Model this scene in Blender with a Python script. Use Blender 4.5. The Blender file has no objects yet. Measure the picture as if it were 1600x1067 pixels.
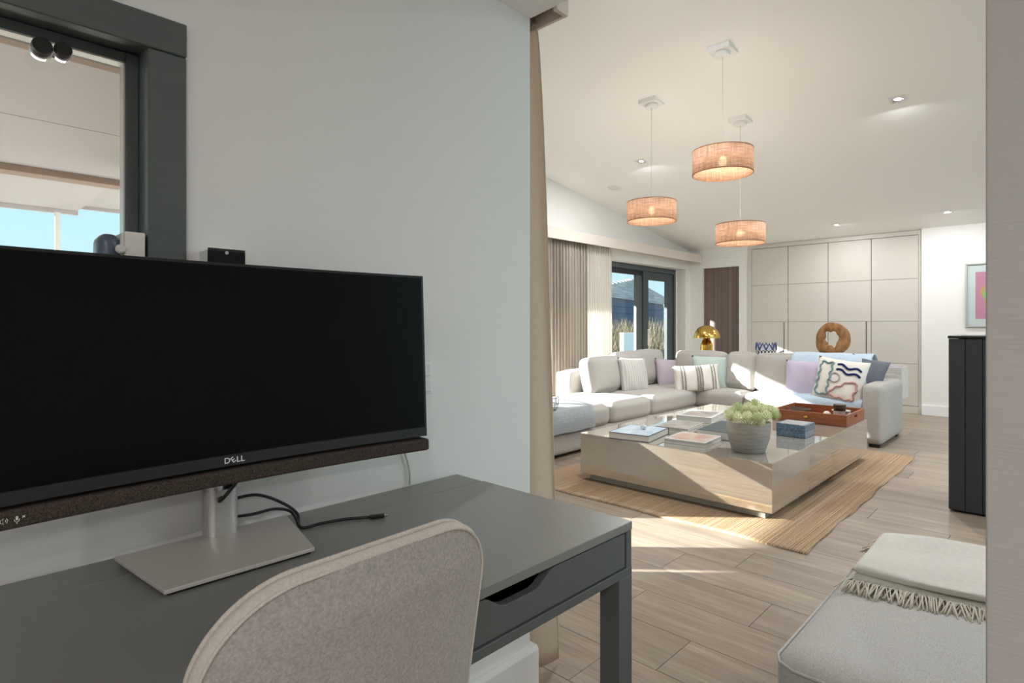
import bpy, bmesh, math, random
from mathutils import Vector, Matrix, Euler
random.seed(7)
S = bpy.context.scene
C = S.collection
PI = math.pi

# ------------------------------------------------------------------ camera
FPX = 907.8; PCX = 800.0; PCY = 507.0; H = 1.2
TH = math.atan2(870.6, FPX)                   # heading of the lens from +X
FWD = Vector((math.cos(TH), math.sin(TH), 0)); RGT = Vector((math.sin(TH), -math.cos(TH), 0))
cd = bpy.data.cameras.new('camera'); cam = bpy.data.objects.new('camera', cd); C.objects.link(cam)
cam.location = (0, 0, H); cam.rotation_euler = (PI/2, 0, TH - PI/2)
cd.sensor_width = 36; cd.lens = FPX/1600*36; cd.shift_y = -(533.5-PCY)/1600; cd.clip_start = 0.02; cd.clip_end = 500
S.camera = cam

# ------------------------------------------------------------------ world, sun, exposure
SUN_DIR = Vector((0.896, -1.0, -0.38)).normalized()
w = bpy.data.worlds.new('world'); S.world = w; w.use_nodes = True
nt = w.node_tree; bg = nt.nodes['Background']
tcw = nt.nodes.new('ShaderNodeTexCoord'); spw = nt.nodes.new('ShaderNodeSeparateXYZ'); nt.links.new(tcw.outputs['Generated'], spw.inputs[0])
rpw = nt.nodes.new('ShaderNodeValToRGB'); nt.links.new(spw.outputs[2], rpw.inputs[0])
ew = rpw.color_ramp.elements; ew[0].position = 0; ew[0].color = (.56, .78, .84, 1); ew[1].position = 1; ew[1].color = (.26, .45, .74, 1); kw = ew.new(.3); kw.color = (.44, .70, .84, 1)
nt.links.new(rpw.outputs[0], bg.inputs[0]); bg.inputs[1].default_value = 1.0
sl = bpy.data.lights.new('sun', 'SUN'); sl.energy = 24.0; sl.angle = math.radians(0.55); sl.color = (1.0, 0.96, 0.89)
so = bpy.data.objects.new('sun', sl); C.objects.link(so); so.rotation_euler = SUN_DIR.to_track_quat('-Z', 'Y').to_euler()
so.location = (-6, 9, 6)
def down(x, y, z, e, r=.06):
    l = bpy.data.lights.new('downlight_and_fill', 'AREA'); l.shape = 'DISK'; l.size = r; l.energy = e; l.color = (.96, .98, 1.0)
    o = bpy.data.objects.new('downlight_and_fill', l); C.objects.link(o); o.location = (x, y, z)
for x, y, e in ((5.664, 1.02, 22), (8.62, 1.05, 10), (8.654, 2.257, 10), (5.749, 3.489, 22), (7.2, -1.0, 6), (5.7, -1.2, 26), (4.3, -2.6, 26), (3.0, 1.9, 22), (5.7, -3.2, 22), (7.2, -2.8, 8)): down(x, y, 2.47+.1535*(9.4-x)-.02, e*1.0)  # lamps without a downlight fitting are added fill, unseen
for x, y in ((-1.9, -.6), (-1.2, -2.2), (-.75, -.75), (-.6, -2.4)): down(x, y, 2.195, 9)  # added unseen fill lamps that brighten the study
vs = S.view_settings; vs.view_transform = 'Standard'; vs.look = 'None'; vs.gamma = 1; vs.use_curve_mapping = False
vs.exposure = 0.5
S.cycles.use_denoising = True
S.cycles.max_bounces = 10; S.cycles.diffuse_bounces = 6; S.cycles.glossy_bounces = 4
S.cycles.transparent_max_bounces = 16; S.cycles.sample_clamp_indirect = 6.0
S.cycles.caustics_reflective = False; S.cycles.caustics_refractive = False

# ------------------------------------------------------------------ helpers
def ray(u, v): return FWD + RGT*((u-PCX)/FPX) - Vector((0, 0, 1))*((v-PCY)/FPX)
def onX(u, v, X): d = ray(u, v); return Vector((0, 0, H)) + d*(X/d.x)
def onY(u, v, Y): d = ray(u, v); return Vector((0, 0, H)) + d*(Y/d.y)
def onZ(u, v, Z): d = ray(u, v); return Vector((0, 0, H)) + d*((Z-H)/d.z)
def lin(r, g, b):
    f = lambda c: (c/255/12.92) if c/255 <= .04045 else ((c/255+.055)/1.055)**2.4
    return (f(r), f(g), f(b), 1)

class B:
    """collects shapes into one mesh"""
    def __init__(s): s.bm = bmesh.new()
    def box(s, x0, x1, y0, y1, z0, z1, bev=0, seg=2):
        b = bmesh.new(); bmesh.ops.create_cube(b, size=1)
        for v in b.verts: v.co = Vector((x0+(v.co.x+.5)*(x1-x0), y0+(v.co.y+.5)*(y1-y0), z0+(v.co.z+.5)*(z1-z0)))
        if bev: bmesh.ops.bevel(b, geom=b.edges[:], offset=bev, segments=seg, profile=.5, affect='EDGES')
        return s.add(b)
    def add(s, b, mat=None):
        if mat is not None: b.transform(mat)
        m = bpy.data.meshes.new('tmp'); b.to_mesh(m); b.free(); s.bm.from_mesh(m); bpy.data.meshes.remove(m); return s
    def prism(s, pts, a, b, axis='z', bev=0, seg=2):
        """closed polygon pts (2D) pushed from a to b along an axis"""
        t = bmesh.new(); f = {'z': lambda p, h: (p[0], p[1], h), 'y': lambda p, h: (p[0], h, p[1]), 'x': lambda p, h: (h, p[0], p[1])}[axis]
        lo = [t.verts.new(f(p, a)) for p in pts]; hi = [t.verts.new(f(p, b)) for p in pts]; n = len(pts)
        for i in range(n): t.faces.new((lo[i], lo[(i+1) % n], hi[(i+1) % n], hi[i]))
        t.faces.new(lo[::-1]); t.faces.new(hi); bmesh.ops.recalc_face_normals(t, faces=t.faces[:])
        if bev: bmesh.ops.bevel(t, geom=t.edges[:], offset=bev, segments=seg, profile=.5, affect='EDGES')
        return s.add(t)
    def lathe(s, prof, c=(0, 0, 0), seg=40, fn=None):
        t = bmesh.new(); rings = []
        for r, z in prof:
            rings.append([t.verts.new((c[0]+r*math.cos(2*PI*i/seg), c[1]+r*math.sin(2*PI*i/seg), c[2]+z)) for i in range(seg)] if r > 1e-6 else [t.verts.new((c[0], c[1], c[2]+z))])
        for a, b in zip(rings, rings[1:]):
            for i in range(seg):
                j = (i+1) % seg; q = [a[i % len(a)], a[j % len(a)], b[j % len(b)], b[i % len(b)]]
                q = list(dict.fromkeys(q))
                if len(q) > 2: t.faces.new(q)
        bmesh.ops.recalc_face_normals(t, faces=t.faces[:]); return s.add(t)
    def tube(s, pts, r, seg=8, closed=False, rf=None):
        pts = [Vector(p) for p in pts]; t = bmesh.new(); rings = []; n = len(pts); up = Vector((0.13, 0.21, 1)).normalized()
        for i, p in enumerate(pts):
            a = pts[(i-1) % n] if (closed or i > 0) else p; b = pts[(i+1) % n] if (closed or i < n-1) else p
            d = (b-a).normalized(); x = d.cross(up)
            if x.length < .05: x = d.cross(Vector((1, 0, 0)))
            x.normalize(); y = d.cross(x).normalized(); rr = rf(i/(n-1)) if rf else r
            rings.append([t.verts.new(p+x*rr*math.cos(2*PI*k/seg)+y*rr*math.sin(2*PI*k/seg)) for k in range(seg)])
        m = n if closed else n-1
        for i in range(m):
            A, Bq = rings[i], rings[(i+1) % n]
            for k in range(seg): t.faces.new((A[k], A[(k+1) % seg], Bq[(k+1) % seg], Bq[k]))
        if not closed: t.faces.new(rings[0][::-1]); t.faces.new(rings[-1])
        bmesh.ops.recalc_face_normals(t, faces=t.faces[:]); return s.add(t)
    def grid(s, fn, nu, nv, closed_u=False):
        t = bmesh.new(); V = [[t.verts.new(fn(i/nu, j/nv)) for j in range(nv+1)] for i in range(nu if closed_u else nu+1)]
        for i in range(nu):
            for j in range(nv): t.faces.new((V[i][j], V[(i+1) % len(V)][j], V[(i+1) % len(V)][j+1], V[i][j+1]))
        return s.add(t)
    def ball(s, c, r, sc=(1, 1, 1), u=16, v=10):
        t = bmesh.new(); bmesh.ops.create_uvsphere(t, u_segments=u, v_segments=v, radius=r)
        return s.add(t, Matrix.Translation(c) @ Matrix.Diagonal((*sc, 1)))
    def soft(s, x0, x1, y0, y1, z0, z1, r=.05, puff=.02, n=14, puffs=None):
        """upholstered block: rounded edges, faces bulging out a little"""
        t = bmesh.new(); bmesh.ops.create_cube(t, size=2); bmesh.ops.subdivide_edges(t, edges=t.edges[:], cuts=n, use_grid_fill=True)
        hx, hy, hz = (x1-x0)/2, (y1-y0)/2, (z1-z0)/2; c = Vector(((x0+x1)/2, (y0+y1)/2, (z0+z1)/2)); r = min(r, hx*.98, hy*.98, hz*.98)
        px, py, pz = puffs or (puff, puff, puff)
        def sp(a, h):                       # cluster the loops near the edges
            return math.copysign(abs(a)**.72, a)*h
        for v in t.verts:
            a = v.co.copy(); p = Vector((sp(a.x, hx), sp(a.y, hy), sp(a.z, hz)))
            q = Vector((max(-hx+r, min(hx-r, p.x)), max(-hy+r, min(hy-r, p.y)), max(-hz+r, min(hz-r, p.z)))); d = p-q
            if d.length > 1e-9: p = q+d.normalized()*r if (sum(1 for k in d if abs(k) > 1e-6) > 1 or True) else p
            fx, fy, fz = 1-a.x**2, 1-a.y**2, 1-a.z**2
            p += Vector((px*a.x*fy*fz, py*a.y*fx*fz, pz*a.z*fx*fy)); v.co = c+p
        return s.add(t)

def link(name, bm, m, parent=None, smooth=False, loc=None):
    me = bpy.data.meshes.new(name); b = bm.bm if isinstance(bm, B) else bm
    off = parent_origin(parent) if parent is not None else (Vector(loc) if loc is not None else Vector())
    if off.length: bmesh.ops.translate(b, verts=b.verts[:], vec=-off)
    b.to_mesh(me); b.free(); o = bpy.data.objects.new(name, me); C.objects.link(o)
    for mm in (m if isinstance(m, (list, tuple)) else [m]): me.materials.append(mm)
    if smooth:
        me.polygons.foreach_set('use_smooth', [True]*len(me.polygons))
        if smooth != 'all': me.set_sharp_from_angle(angle=math.radians(38))
    if parent is not None: o.parent = parent
    else: o.location = off
    return o
def parent_origin(p):
    o = Vector()
    while p is not None: o += p.location; p = p.parent
    return o
def tag(o, label, cat, group=None):
    o['label'] = label; o['category'] = cat
    if group: o['group'] = group
    return o
def thing(name, label, cat, loc=(0, 0, 0), group=None):
    o = bpy.data.objects.new(name, None); C.objects.link(o); o.location = loc; o.empty_display_size = .1
    return tag(o, label, cat, group)
def struct(name, bm, m, parent=None, smooth=False):
    o = link(name, bm, m, parent, smooth)
    if parent is None: o['kind'] = 'structure'
    return o
def sroot(name, loc=(0, 0, 0)):
    o = bpy.data.objects.new(name, None); C.objects.link(o); o.location = loc; o['kind'] = 'structure'; return o

# ------------------------------------------------------------------ materials
def mat(name, col, rough=.6, metal=0, spec=.5, coat=0, sheen=0, bump=None, vary=None, ior=None, coords='Object'):
    """bump=(kind, scale(xyz), strength, distance)  vary=(scale xyz, colour2, amount, detail)"""
    m = bpy.data.materials.new(name); m.use_nodes = True; t = m.node_tree; N, L = t.nodes, t.links; p = N['Principled BSDF']
    p.inputs['Base Color'].default_value = col; p.inputs['Roughness'].default_value = rough; p.inputs['Metallic'].default_value = metal
    p.inputs['Specular IOR Level'].default_value = spec; p.inputs['Coat Weight'].default_value = coat; p.inputs['Sheen Weight'].default_value = sheen
    if ior: p.inputs['IOR'].default_value = ior
    tc = N.new('ShaderNodeTexCoord')
    if vary:
        mp = N.new('ShaderNodeMapping'); mp.inputs['Scale'].default_value = vary[0]; L.new(tc.outputs[coords], mp.inputs[0])
        nz = N.new('ShaderNodeTexNoise'); nz.inputs['Scale'].default_value = 1; nz.inputs['Detail'].default_value = vary[3] if len(vary) > 3 else 4
        L.new(mp.outputs[0], nz.inputs['Vector'])
        rp = N.new('ShaderNodeValToRGB'); rp.color_ramp.elements[0].position = .32; rp.color_ramp.elements[1].position = .68
        rp.color_ramp.elements[0].color = col; rp.color_ramp.elements[1].color = vary[1]; L.new(nz.outputs[0], rp.inputs[0])
        mx = N.new('ShaderNodeMix'); mx.data_type = 'RGBA'; mx.inputs[0].default_value = vary[2]; mx.inputs[6].default_value = col
        L.new(rp.outputs[0], mx.inputs[7]); L.new(mx.outputs[2], p.inputs['Base Color'])
    if bump:
        mp = N.new('ShaderNodeMapping'); mp.inputs['Scale'].default_value = bump[1]; L.new(tc.outputs[coords], mp.inputs[0])
        if bump[0] == 'noise':
            b = N.new('ShaderNodeTexNoise'); b.inputs['Scale'].default_value = 1; b.inputs['Detail'].default_value = 3; o = b.outputs[0]
        elif bump[0] == 'voronoi':
            b = N.new('ShaderNodeTexVoronoi'); b.inputs['Scale'].default_value = 1; o = b.outputs[0]
        L.new(mp.outputs[0], b.inputs['Vector'])
        bn = N.new('ShaderNodeBump'); bn.inputs['Strength'].default_value = bump[2]; bn.inputs['Distance'].default_value = bump[3]
        L.new(o, bn.inputs['Height']); L.new(bn.outputs[0], p.inputs['Normal'])
    return m
def emit(name, col, k):
    m = bpy.data.materials.new(name); m.use_nodes = True; t = m.node_tree; t.nodes.remove(t.nodes['Principled BSDF'])
    e = t.nodes.new('ShaderNodeEmission'); e.inputs[0].default_value = col; e.inputs[1].default_value = k
    t.links.new(e.outputs[0], t.nodes['Material Output'].inputs[0]); return m
def cloth(name, col, k=.5, sheer=0, vary=None, bump=None):
    """thin cloth that lets light through"""
    m = mat(name, col, .9, spec=.1, vary=vary, bump=bump); t = m.node_tree; N, L = t.nodes, t.links; p = N['Principled BSDF']; out = N['Material Output']
    tr = N.new('ShaderNodeBsdfTranslucent'); tr.inputs[0].default_value = col
    a = N.new('ShaderNodeMixShader'); a.inputs[0].default_value = k; L.new(p.outputs[0], a.inputs[1]); L.new(tr.outputs[0], a.inputs[2]); last = a
    if sheer:
        tp = N.new('ShaderNodeBsdfTransparent'); b = N.new('ShaderNodeMixShader'); b.inputs[0].default_value = sheer
        L.new(a.outputs[0], b.inputs[1]); L.new(tp.outputs[0], b.inputs[2]); last = b
    L.new(last.outputs[0], out.inputs[0]); return m
def glass(name, tint=(.93, .96, .96, 1), k=1.0):
    m = bpy.data.materials.new(name); m.use_nodes = True; t = m.node_tree; N, L = t.nodes, t.links; N.remove(N['Principled BSDF'])
    tp = N.new('ShaderNodeBsdfTransparent'); tp.inputs[0].default_value = tint
    gl = N.new('ShaderNodeBsdfGlossy'); gl.inputs['Roughness'].default_value = .01
    lw = N.new('ShaderNodeLayerWeight'); lw.inputs[0].default_value = .5; pw_ = N.new('ShaderNodeMath'); pw_.operation = 'POWER'; pw_.inputs[1].default_value = 4.5
    fr = N.new('ShaderNodeMath'); fr.operation = 'MULTIPLY_ADD'; fr.inputs[1].default_value = .8*k; fr.inputs[2].default_value = .03; L.new(lw.outputs['Facing'], pw_.inputs[0]); L.new(pw_.outputs[0], fr.inputs[0])
    mx = N.new('ShaderNodeMixShader')
    L.new(fr.outputs[0], mx.inputs[0]); L.new(tp.outputs[0], mx.inputs[1]); L.new(gl.outputs[0], mx.inputs[2]); L.new(mx.outputs[0], N['Material Output'].inputs[0]); return m

M = {}
M['wall'] = mat('wall_paint', lin(232, 230, 226), .75, spec=.25, bump=('noise', (3, 3, 260), .25, .0012))
M['white'] = mat('white_paint', lin(232, 231, 228), .6, spec=.3)
M['ceil'] = mat('ceiling_paint', lin(246, 245, 243), .8, spec=.2)
M['trimgrey'] = mat('grey_painted_wood', lin(84, 90, 88), .45, vary=((3, 3, 30), lin(90, 95, 92), .5))
M['frame'] = mat('anthracite_frame', lin(72, 80, 82), .35, spec=.5)
M['navy'] = mat('dark_rubber', lin(34, 38, 46), .5)
M['glass'] = glass('pane_glass')
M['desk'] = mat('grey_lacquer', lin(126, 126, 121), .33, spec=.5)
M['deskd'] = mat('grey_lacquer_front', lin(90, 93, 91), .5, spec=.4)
M['dark'] = mat('cavity_shade', lin(24, 24, 25), .8)  # near-black that paints the shade in desk gaps and hollows
M['black'] = mat('black_plastic', lin(22, 22, 23), .4)
M['screen'] = mat('dark_screen', lin(8, 8, 9), .3, spec=.15)
M['bezel'] = mat('bezel_black', lin(34, 34, 35), .4)
M['bar'] = mat('heather_cloth', lin(52, 46, 42), .95, spec=.1, vary=((420, 420, 420), lin(104, 92, 84), .55, 2), bump=('noise', (500, 500, 500), .5, .001))
M['alu'] = mat('satin_aluminium', lin(200, 198, 195), .38, metal=.7)
M['alud'] = mat('satin_aluminium_plate', lin(206, 200, 193), .42, metal=.35)
M['chrome'] = mat('chrome', lin(225, 226, 228), .12, metal=1)
M['brass'] = mat('polished_brass', lin(214, 176, 92), .16, metal=1)
M['weave'] = mat('chair_weave', lin(188, 183, 178), .95, spec=.1, sheen=.1, vary=((260, 260, 260), lin(154, 150, 146), .8, 3), bump=('noise', (420, 420, 420), .5, .0012))
M['pip'] = mat('chair_piping', lin(208, 200, 190), .95, spec=.1, vary=((300, 300, 300), lin(180, 173, 165), .6, 2))
M['sofa'] = mat('sofa_fabric', lin(180, 176, 171), .95, spec=.1, sheen=.1, vary=((120, 120, 120), lin(160, 156, 151), .6, 3), bump=('noise', (300, 300, 300), .4, .001))
M['otto'] = mat('ottoman_weave', lin(206, 202, 198), .95, spec=.1, sheen=.1, vary=((180, 420, 300), lin(176, 172, 168), .8, 3), bump=('noise', (260, 500, 400), .55, .0012))
M['throw'] = mat('cream_wool', lin(226, 221, 212), .98, spec=.05, sheen=.2, vary=((60, 60, 60), lin(212, 206, 196), .6, 3), bump=('noise', (250, 250, 250), .4, .001))
M['fringe'] = mat('cream_fringe', lin(218, 210, 196), .98, spec=.05)
M['felt'] = mat('grey_felt', lin(172, 176, 178), .98, spec=.05, vary=((90, 90, 90), lin(140, 146, 150), .8, 3), bump=('noise', (140, 140, 140), .6, .003))
M['blue'] = mat('pale_blue_wool', lin(190, 206, 220), .98, spec=.05, sheen=.2, vary=((40, 40, 40), lin(174, 192, 210), .6, 3))
M['lilac'] = mat('lilac_linen', lin(198, 186, 206), .95, spec=.08, vary=((160, 160, 160), lin(186, 174, 196), .6, 3))
M['mauve'] = mat('mauve_linen', lin(190, 178, 188), .95, spec=.08, vary=((160, 160, 160), lin(176, 164, 176), .6, 3))
M['sage'] = mat('sage_linen', lin(188, 200, 194), .95, spec=.08, vary=((160, 160, 160), lin(176, 190, 184), .6, 3))
M['slate'] = mat('slate_fabric', lin(120, 124, 134), .95, spec=.08, vary=((220, 220, 220), lin(96, 100, 110), .7, 3))
M['ivory'] = mat('ivory_cotton', lin(228, 224, 216), .95, spec=.08, vary=((60, 60, 60), lin(216, 211, 202), .5, 3))
M['cordteal'] = mat('teal_cord', lin(124, 150, 150), .95, spec=.05)
M['cordblue'] = mat('navy_cord', lin(38, 46, 98), .95, spec=.05)
M['cordpink'] = mat('rose_cord', lin(196, 148, 144), .95, spec=.05)
M['cordgrey'] = mat('grey_cord', lin(176, 168, 172), .95, spec=.05)
M['lacq'] = mat('taupe_high_gloss', lin(208, 201, 190), .03, metal=.62, spec=.6)
M['console'] = mat('pale_gloss', lin(190, 188, 184), .08, spec=.6, coat=.3)
M['ward'] = mat('wardrobe_lacquer', lin(200, 195, 186), .45, spec=.4)
M['blackpanel'] = mat('black_panel', lin(64, 64, 66), .5, spec=.3)
M['jute_light'] = None
M['pot'] = mat('grey_terracotta', lin(184, 178, 170), .9, spec=.15, vary=((7, 7, 60), lin(150, 148, 144), .8, 5), bump=('noise', (6, 6, 120), .4, .003))
M['petal'] = mat('pale_green_petal', lin(236, 236, 208), .6, spec=.2, vary=((60, 60, 60), lin(210, 216, 166), .7, 3))
M['petal2'] = mat('green_petal', lin(196, 204, 154), .6, spec=.2, vary=((60, 60, 60), lin(222, 226, 182), .7, 3))
M['traywood'] = mat('tray_wood', lin(164, 98, 62), .4, spec=.4, vary=((40, 6, 60), lin(120, 66, 40), .7, 5))
M['driftwood'] = mat('root_wood', lin(170, 120, 74), .55, spec=.3, vary=((10, 30, 10), lin(112, 74, 42), .8, 6), bump=('noise', (20, 60, 20), .4, .004))
M['boxblue'] = mat('blue_horn', lin(74, 96, 116), .15, spec=.6, vary=((30, 60, 90), lin(120, 146, 166), .7, 4))
M['boxgrey'] = mat('grey_horn', lin(160, 158, 156), .2, spec=.5)
M['paper'] = mat('page_edges', lin(216, 214, 208), .8, bump=('noise', (2, 2, 600), .5, .001))
M['cable'] = mat('black_cable', lin(20, 20, 21), .5)
M['cablew'] = mat('white_cable', lin(206, 204, 198), .6)
M['doorwood'] = mat('dark_veneer', lin(96, 89, 87), .5, spec=.3, vary=((1, 26, .2), lin(146, 118, 108), .6, 3))
M['bulb'] = emit('lamp_glow', (1.0, .78, .46, 1), 40)
M['down'] = emit('downlight_glow', (1.0, .95, .86, 1), 2.5)
M['concrete'] = mat('terrace_slab', lin(176, 172, 167), .85)
M['soffit'] = mat('soffit_board', lin(182, 176, 177), .7)
M['beamwood'] = mat('brown_beam', lin(158, 136, 124), .7, vary=((1, 14, 14), lin(130, 110, 98), .6))
M['clad'] = mat('weathered_board', lin(206, 198, 192), .85, vary=((.5, 5, 5), lin(150, 144, 142), .8, 6))
M['cladwall'] = mat('shaded_board', lin(96, 110, 140), .8, vary=((.6, 8, 8), lin(76, 90, 120), .7, 5))  # blue-dark colour paints the shade lying across the facade
M['dune'] = mat('dune_ground', lin(150, 140, 116), .95, vary=((1, 1, 1), lin(118, 116, 84), .8))
M['grass1'] = mat('dry_grass', lin(134, 122, 104), .9, spec=.1)
M['grass2'] = mat('green_grass', lin(84, 88, 62), .9, spec=.1)

def wood_floor():
    m = mat('wood_tile', lin(172, 150, 130), .42, spec=.4); t = m.node_tree; N, L = t.nodes, t.links; p = N['Principled BSDF']
    tc = N.new('ShaderNodeTexCoord'); oi = N.new('ShaderNodeObjectInfo'); ad = N.new('ShaderNodeVectorMath'); ad.operation = 'ADD'
    cb = N.new('ShaderNodeCombineXYZ'); ml = N.new('ShaderNodeMath'); ml.operation = 'MULTIPLY'; ml.inputs[1].default_value = 37
    L.new(oi.outputs['Random'], ml.inputs[0]); L.new(ml.outputs[0], cb.inputs[0]); L.new(ml.outputs[0], cb.inputs[1])
    L.new(tc.outputs['Object'], ad.inputs[0]); L.new(cb.outputs[0], ad.inputs[1])
    def noise(sc, det, rough=.6, dist=0):
        mp = N.new('ShaderNodeMapping'); mp.inputs['Scale'].default_value = sc; L.new(ad.outputs[0], mp.inputs[0])
        n = N.new('ShaderNodeTexNoise'); n.inputs['Scale'].default_value = 1; n.inputs['Detail'].default_value = det; n.inputs['Roughness'].default_value = rough
        n.inputs['Distortion'].default_value = dist; L.new(mp.outputs[0], n.inputs['Vector']); return n.outputs[0]
    a = noise((16, 1.3, 1), 6, .62, .6); b = noise((90, 3.5, 1), 4, .6, .3)
    r = N.new('ShaderNodeValToRGB'); e = r.color_ramp.elements; e[0].position = .25; e[0].color = lin(134, 120, 107); e[1].position = .75; e[1].color = lin(176, 161, 146)
    k = e.new(.5); k.color = lin(156, 141, 126); L.new(a, r.inputs[0])
    r2 = N.new('ShaderNodeValToRGB'); e = r2.color_ramp.elements; e[0].position = .3; e[0].color = (.72, .70, .68, 1); e[1].position = .62; e[1].color = (1, 1, 1, 1); L.new(b, r2.inputs[0])
    mx = N.new('ShaderNodeMix'); mx.data_type = 'RGBA'; mx.blend_type = 'MULTIPLY'; mx.inputs[0].default_value = .8; L.new(r.outputs[0], mx.inputs[6]); L.new(r2.outputs[0], mx.inputs[7])
    hv = N.new('ShaderNodeHueSaturation'); mr = N.new('ShaderNodeMapRange'); mr.inputs[3].default_value = .88; mr.inputs[4].default_value = 1.1; L.new(oi.outputs['Random'], mr.inputs[0])
    L.new(mr.outputs[0], hv.inputs['Value']); L.new(mx.outputs[2], hv.inputs['Color']); L.new(hv.outputs[0], p.inputs['Base Color'])
    bn = N.new('ShaderNodeBump'); bn.inputs['Strength'].default_value = .25; bn.inputs['Distance'].default_value = .002; L.new(b, bn.inputs['Height']); L.new(bn.outputs[0], p.inputs['Normal'])
    return m
M['floor'] = wood_floor()
M['grout'] = mat('grout', lin(104, 92, 82), .9)

def jute():
    m = mat('jute', lin(196, 164, 122), .95, spec=.1); t = m.node_tree; N, L = t.nodes, t.links; p = N['Principled BSDF']; tc = N.new('ShaderNodeTexCoord')
    def noise(sc, det):
        mp = N.new('ShaderNodeMapping'); mp.inputs['Scale'].default_value = sc; L.new(tc.outputs['Object'], mp.inputs[0]); n = N.new('ShaderNodeTexNoise'); n.inputs['Scale'].default_value = 1
        n.inputs['Detail'].default_value = det; L.new(mp.outputs[0], n.inputs['Vector']); return n.outputs[0]
    r = N.new('ShaderNodeValToRGB'); e = r.color_ramp.elements; e[0].position = .27; e[0].color = lin(164, 134, 108); e[1].position = .73; e[1].color = lin(204, 184, 158); k = e.new(.5); k.color = lin(186, 158, 128)
    L.new(noise((.8, 75, 1), 3), r.inputs[0]); r2 = N.new('ShaderNodeValToRGB'); e = r2.color_ramp.elements; e[0].position = .35; e[0].color = (.6, .56, .5, 1); e[1].position = .6; e[1].color = (1, 1, 1, 1)
    L.new(noise((150, 110, 1), 2), r2.inputs[0]); mx = N.new('ShaderNodeMix'); mx.data_type = 'RGBA'; mx.blend_type = 'MULTIPLY'; mx.inputs[0].default_value = .75
    L.new(r.outputs[0], mx.inputs[6]); L.new(r2.outputs[0], mx.inputs[7])
    sx = N.new('ShaderNodeSeparateXYZ'); L.new(tc.outputs['Object'], sx.inputs[0]); ma = N.new('ShaderNodeMath'); ma.operation = 'MULTIPLY_ADD'; ma.inputs[1].default_value = 150/(3.05-.995); ma.inputs[2].default_value = -.995*150/(3.05-.995); L.new(sx.outputs[1], ma.inputs[0])
    pp = N.new('ShaderNodeMath'); pp.operation = 'PINGPONG'; pp.inputs[1].default_value = .5; L.new(ma.outputs[0], pp.inputs[0]); gr_ = N.new('ShaderNodeMapRange'); gr_.inputs[1].default_value = 0; gr_.inputs[2].default_value = .22; gr_.inputs[3].default_value = .5; gr_.inputs[4].default_value = 1; L.new(pp.outputs[0], gr_.inputs[0])
    m3 = N.new('ShaderNodeMix'); m3.data_type = 'RGBA'; m3.blend_type = 'MULTIPLY'; m3.inputs[0].default_value = .85; L.new(mx.outputs[2], m3.inputs[6]); L.new(gr_.outputs[0], m3.inputs[7]); L.new(m3.outputs[2], p.inputs['Base Color'])
    bn = N.new('ShaderNodeBump'); bn.inputs['Strength'].default_value = .12; bn.inputs['Distance'].default_value = .001; L.new(noise((120, 90, 60), 2), bn.inputs['Height']); L.new(bn.outputs[0], p.inputs['Normal'])
    return m
M['jute'] = jute()

def burlap():
    m = cloth('burlap', lin(236, 206, 178), .5, sheer=.09); t = m.node_tree; N, L = t.nodes, t.links; p = N['Principled BSDF']; tc = N.new('ShaderNodeTexCoord')
    sp = N.new('ShaderNodeSeparateXYZ'); L.new(tc.outputs['Object'], sp.inputs[0])
    at = N.new('ShaderNodeMath'); at.operation = 'ARCTAN2'; L.new(sp.outputs[1], at.inputs[0]); L.new(sp.outputs[0], at.inputs[1])
    cb = N.new('ShaderNodeCombineXYZ'); L.new(at.outputs[0], cb.inputs[0]); L.new(sp.outputs[2], cb.inputs[1])
    def noise(sc):
        mp = N.new('ShaderNodeMapping'); mp.inputs['Scale'].default_value = sc; L.new(cb.outputs[0], mp.inputs[0]); n = N.new('ShaderNodeTexNoise'); n.inputs['Scale'].default_value = 1; n.inputs['Detail'].default_value = 2
        L.new(mp.outputs[0], n.inputs['Vector']); return n.outputs[0]
    ad = N.new('ShaderNodeMath'); L.new(noise((45, 4, 1)), ad.inputs[0]); L.new(noise((2, 190, 1)), ad.inputs[1])
    r = N.new('ShaderNodeValToRGB'); e = r.color_ramp.elements; e[0].position = .8; e[0].color = lin(206, 168, 144); e[1].position = 1.0; e[1].color = lin(238, 214, 194)
    dv = N.new('ShaderNodeMath'); dv.operation = 'MULTIPLY'; dv.inputs[1].default_value = .9; L.new(ad.outputs[0], dv.inputs[0]); L.new(dv.outputs[0], r.inputs[0])
    L.new(r.outputs[0], p.inputs['Base Color'])
    for n in N:
        if n.type == 'BSDF_TRANSLUCENT': L.new(r.outputs[0], n.inputs[0])
    return m
M['burlap'] = burlap()
M['shadeedge'] = mat('shade_edge', lin(150, 104, 72), .9)
M['curt'] = cloth('linen_curtain', lin(206, 196, 184), .3, vary=((60, 60, 8), lin(190, 180, 168), .5, 3))
M['sheer'] = cloth('sheer_curtain', lin(246, 243, 238), .6, sheer=.28)
M['curtnear'] = cloth('taupe_curtain', lin(232, 220, 204), .35, vary=((300, 300, 60), lin(214, 200, 184), .6, 3))

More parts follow.
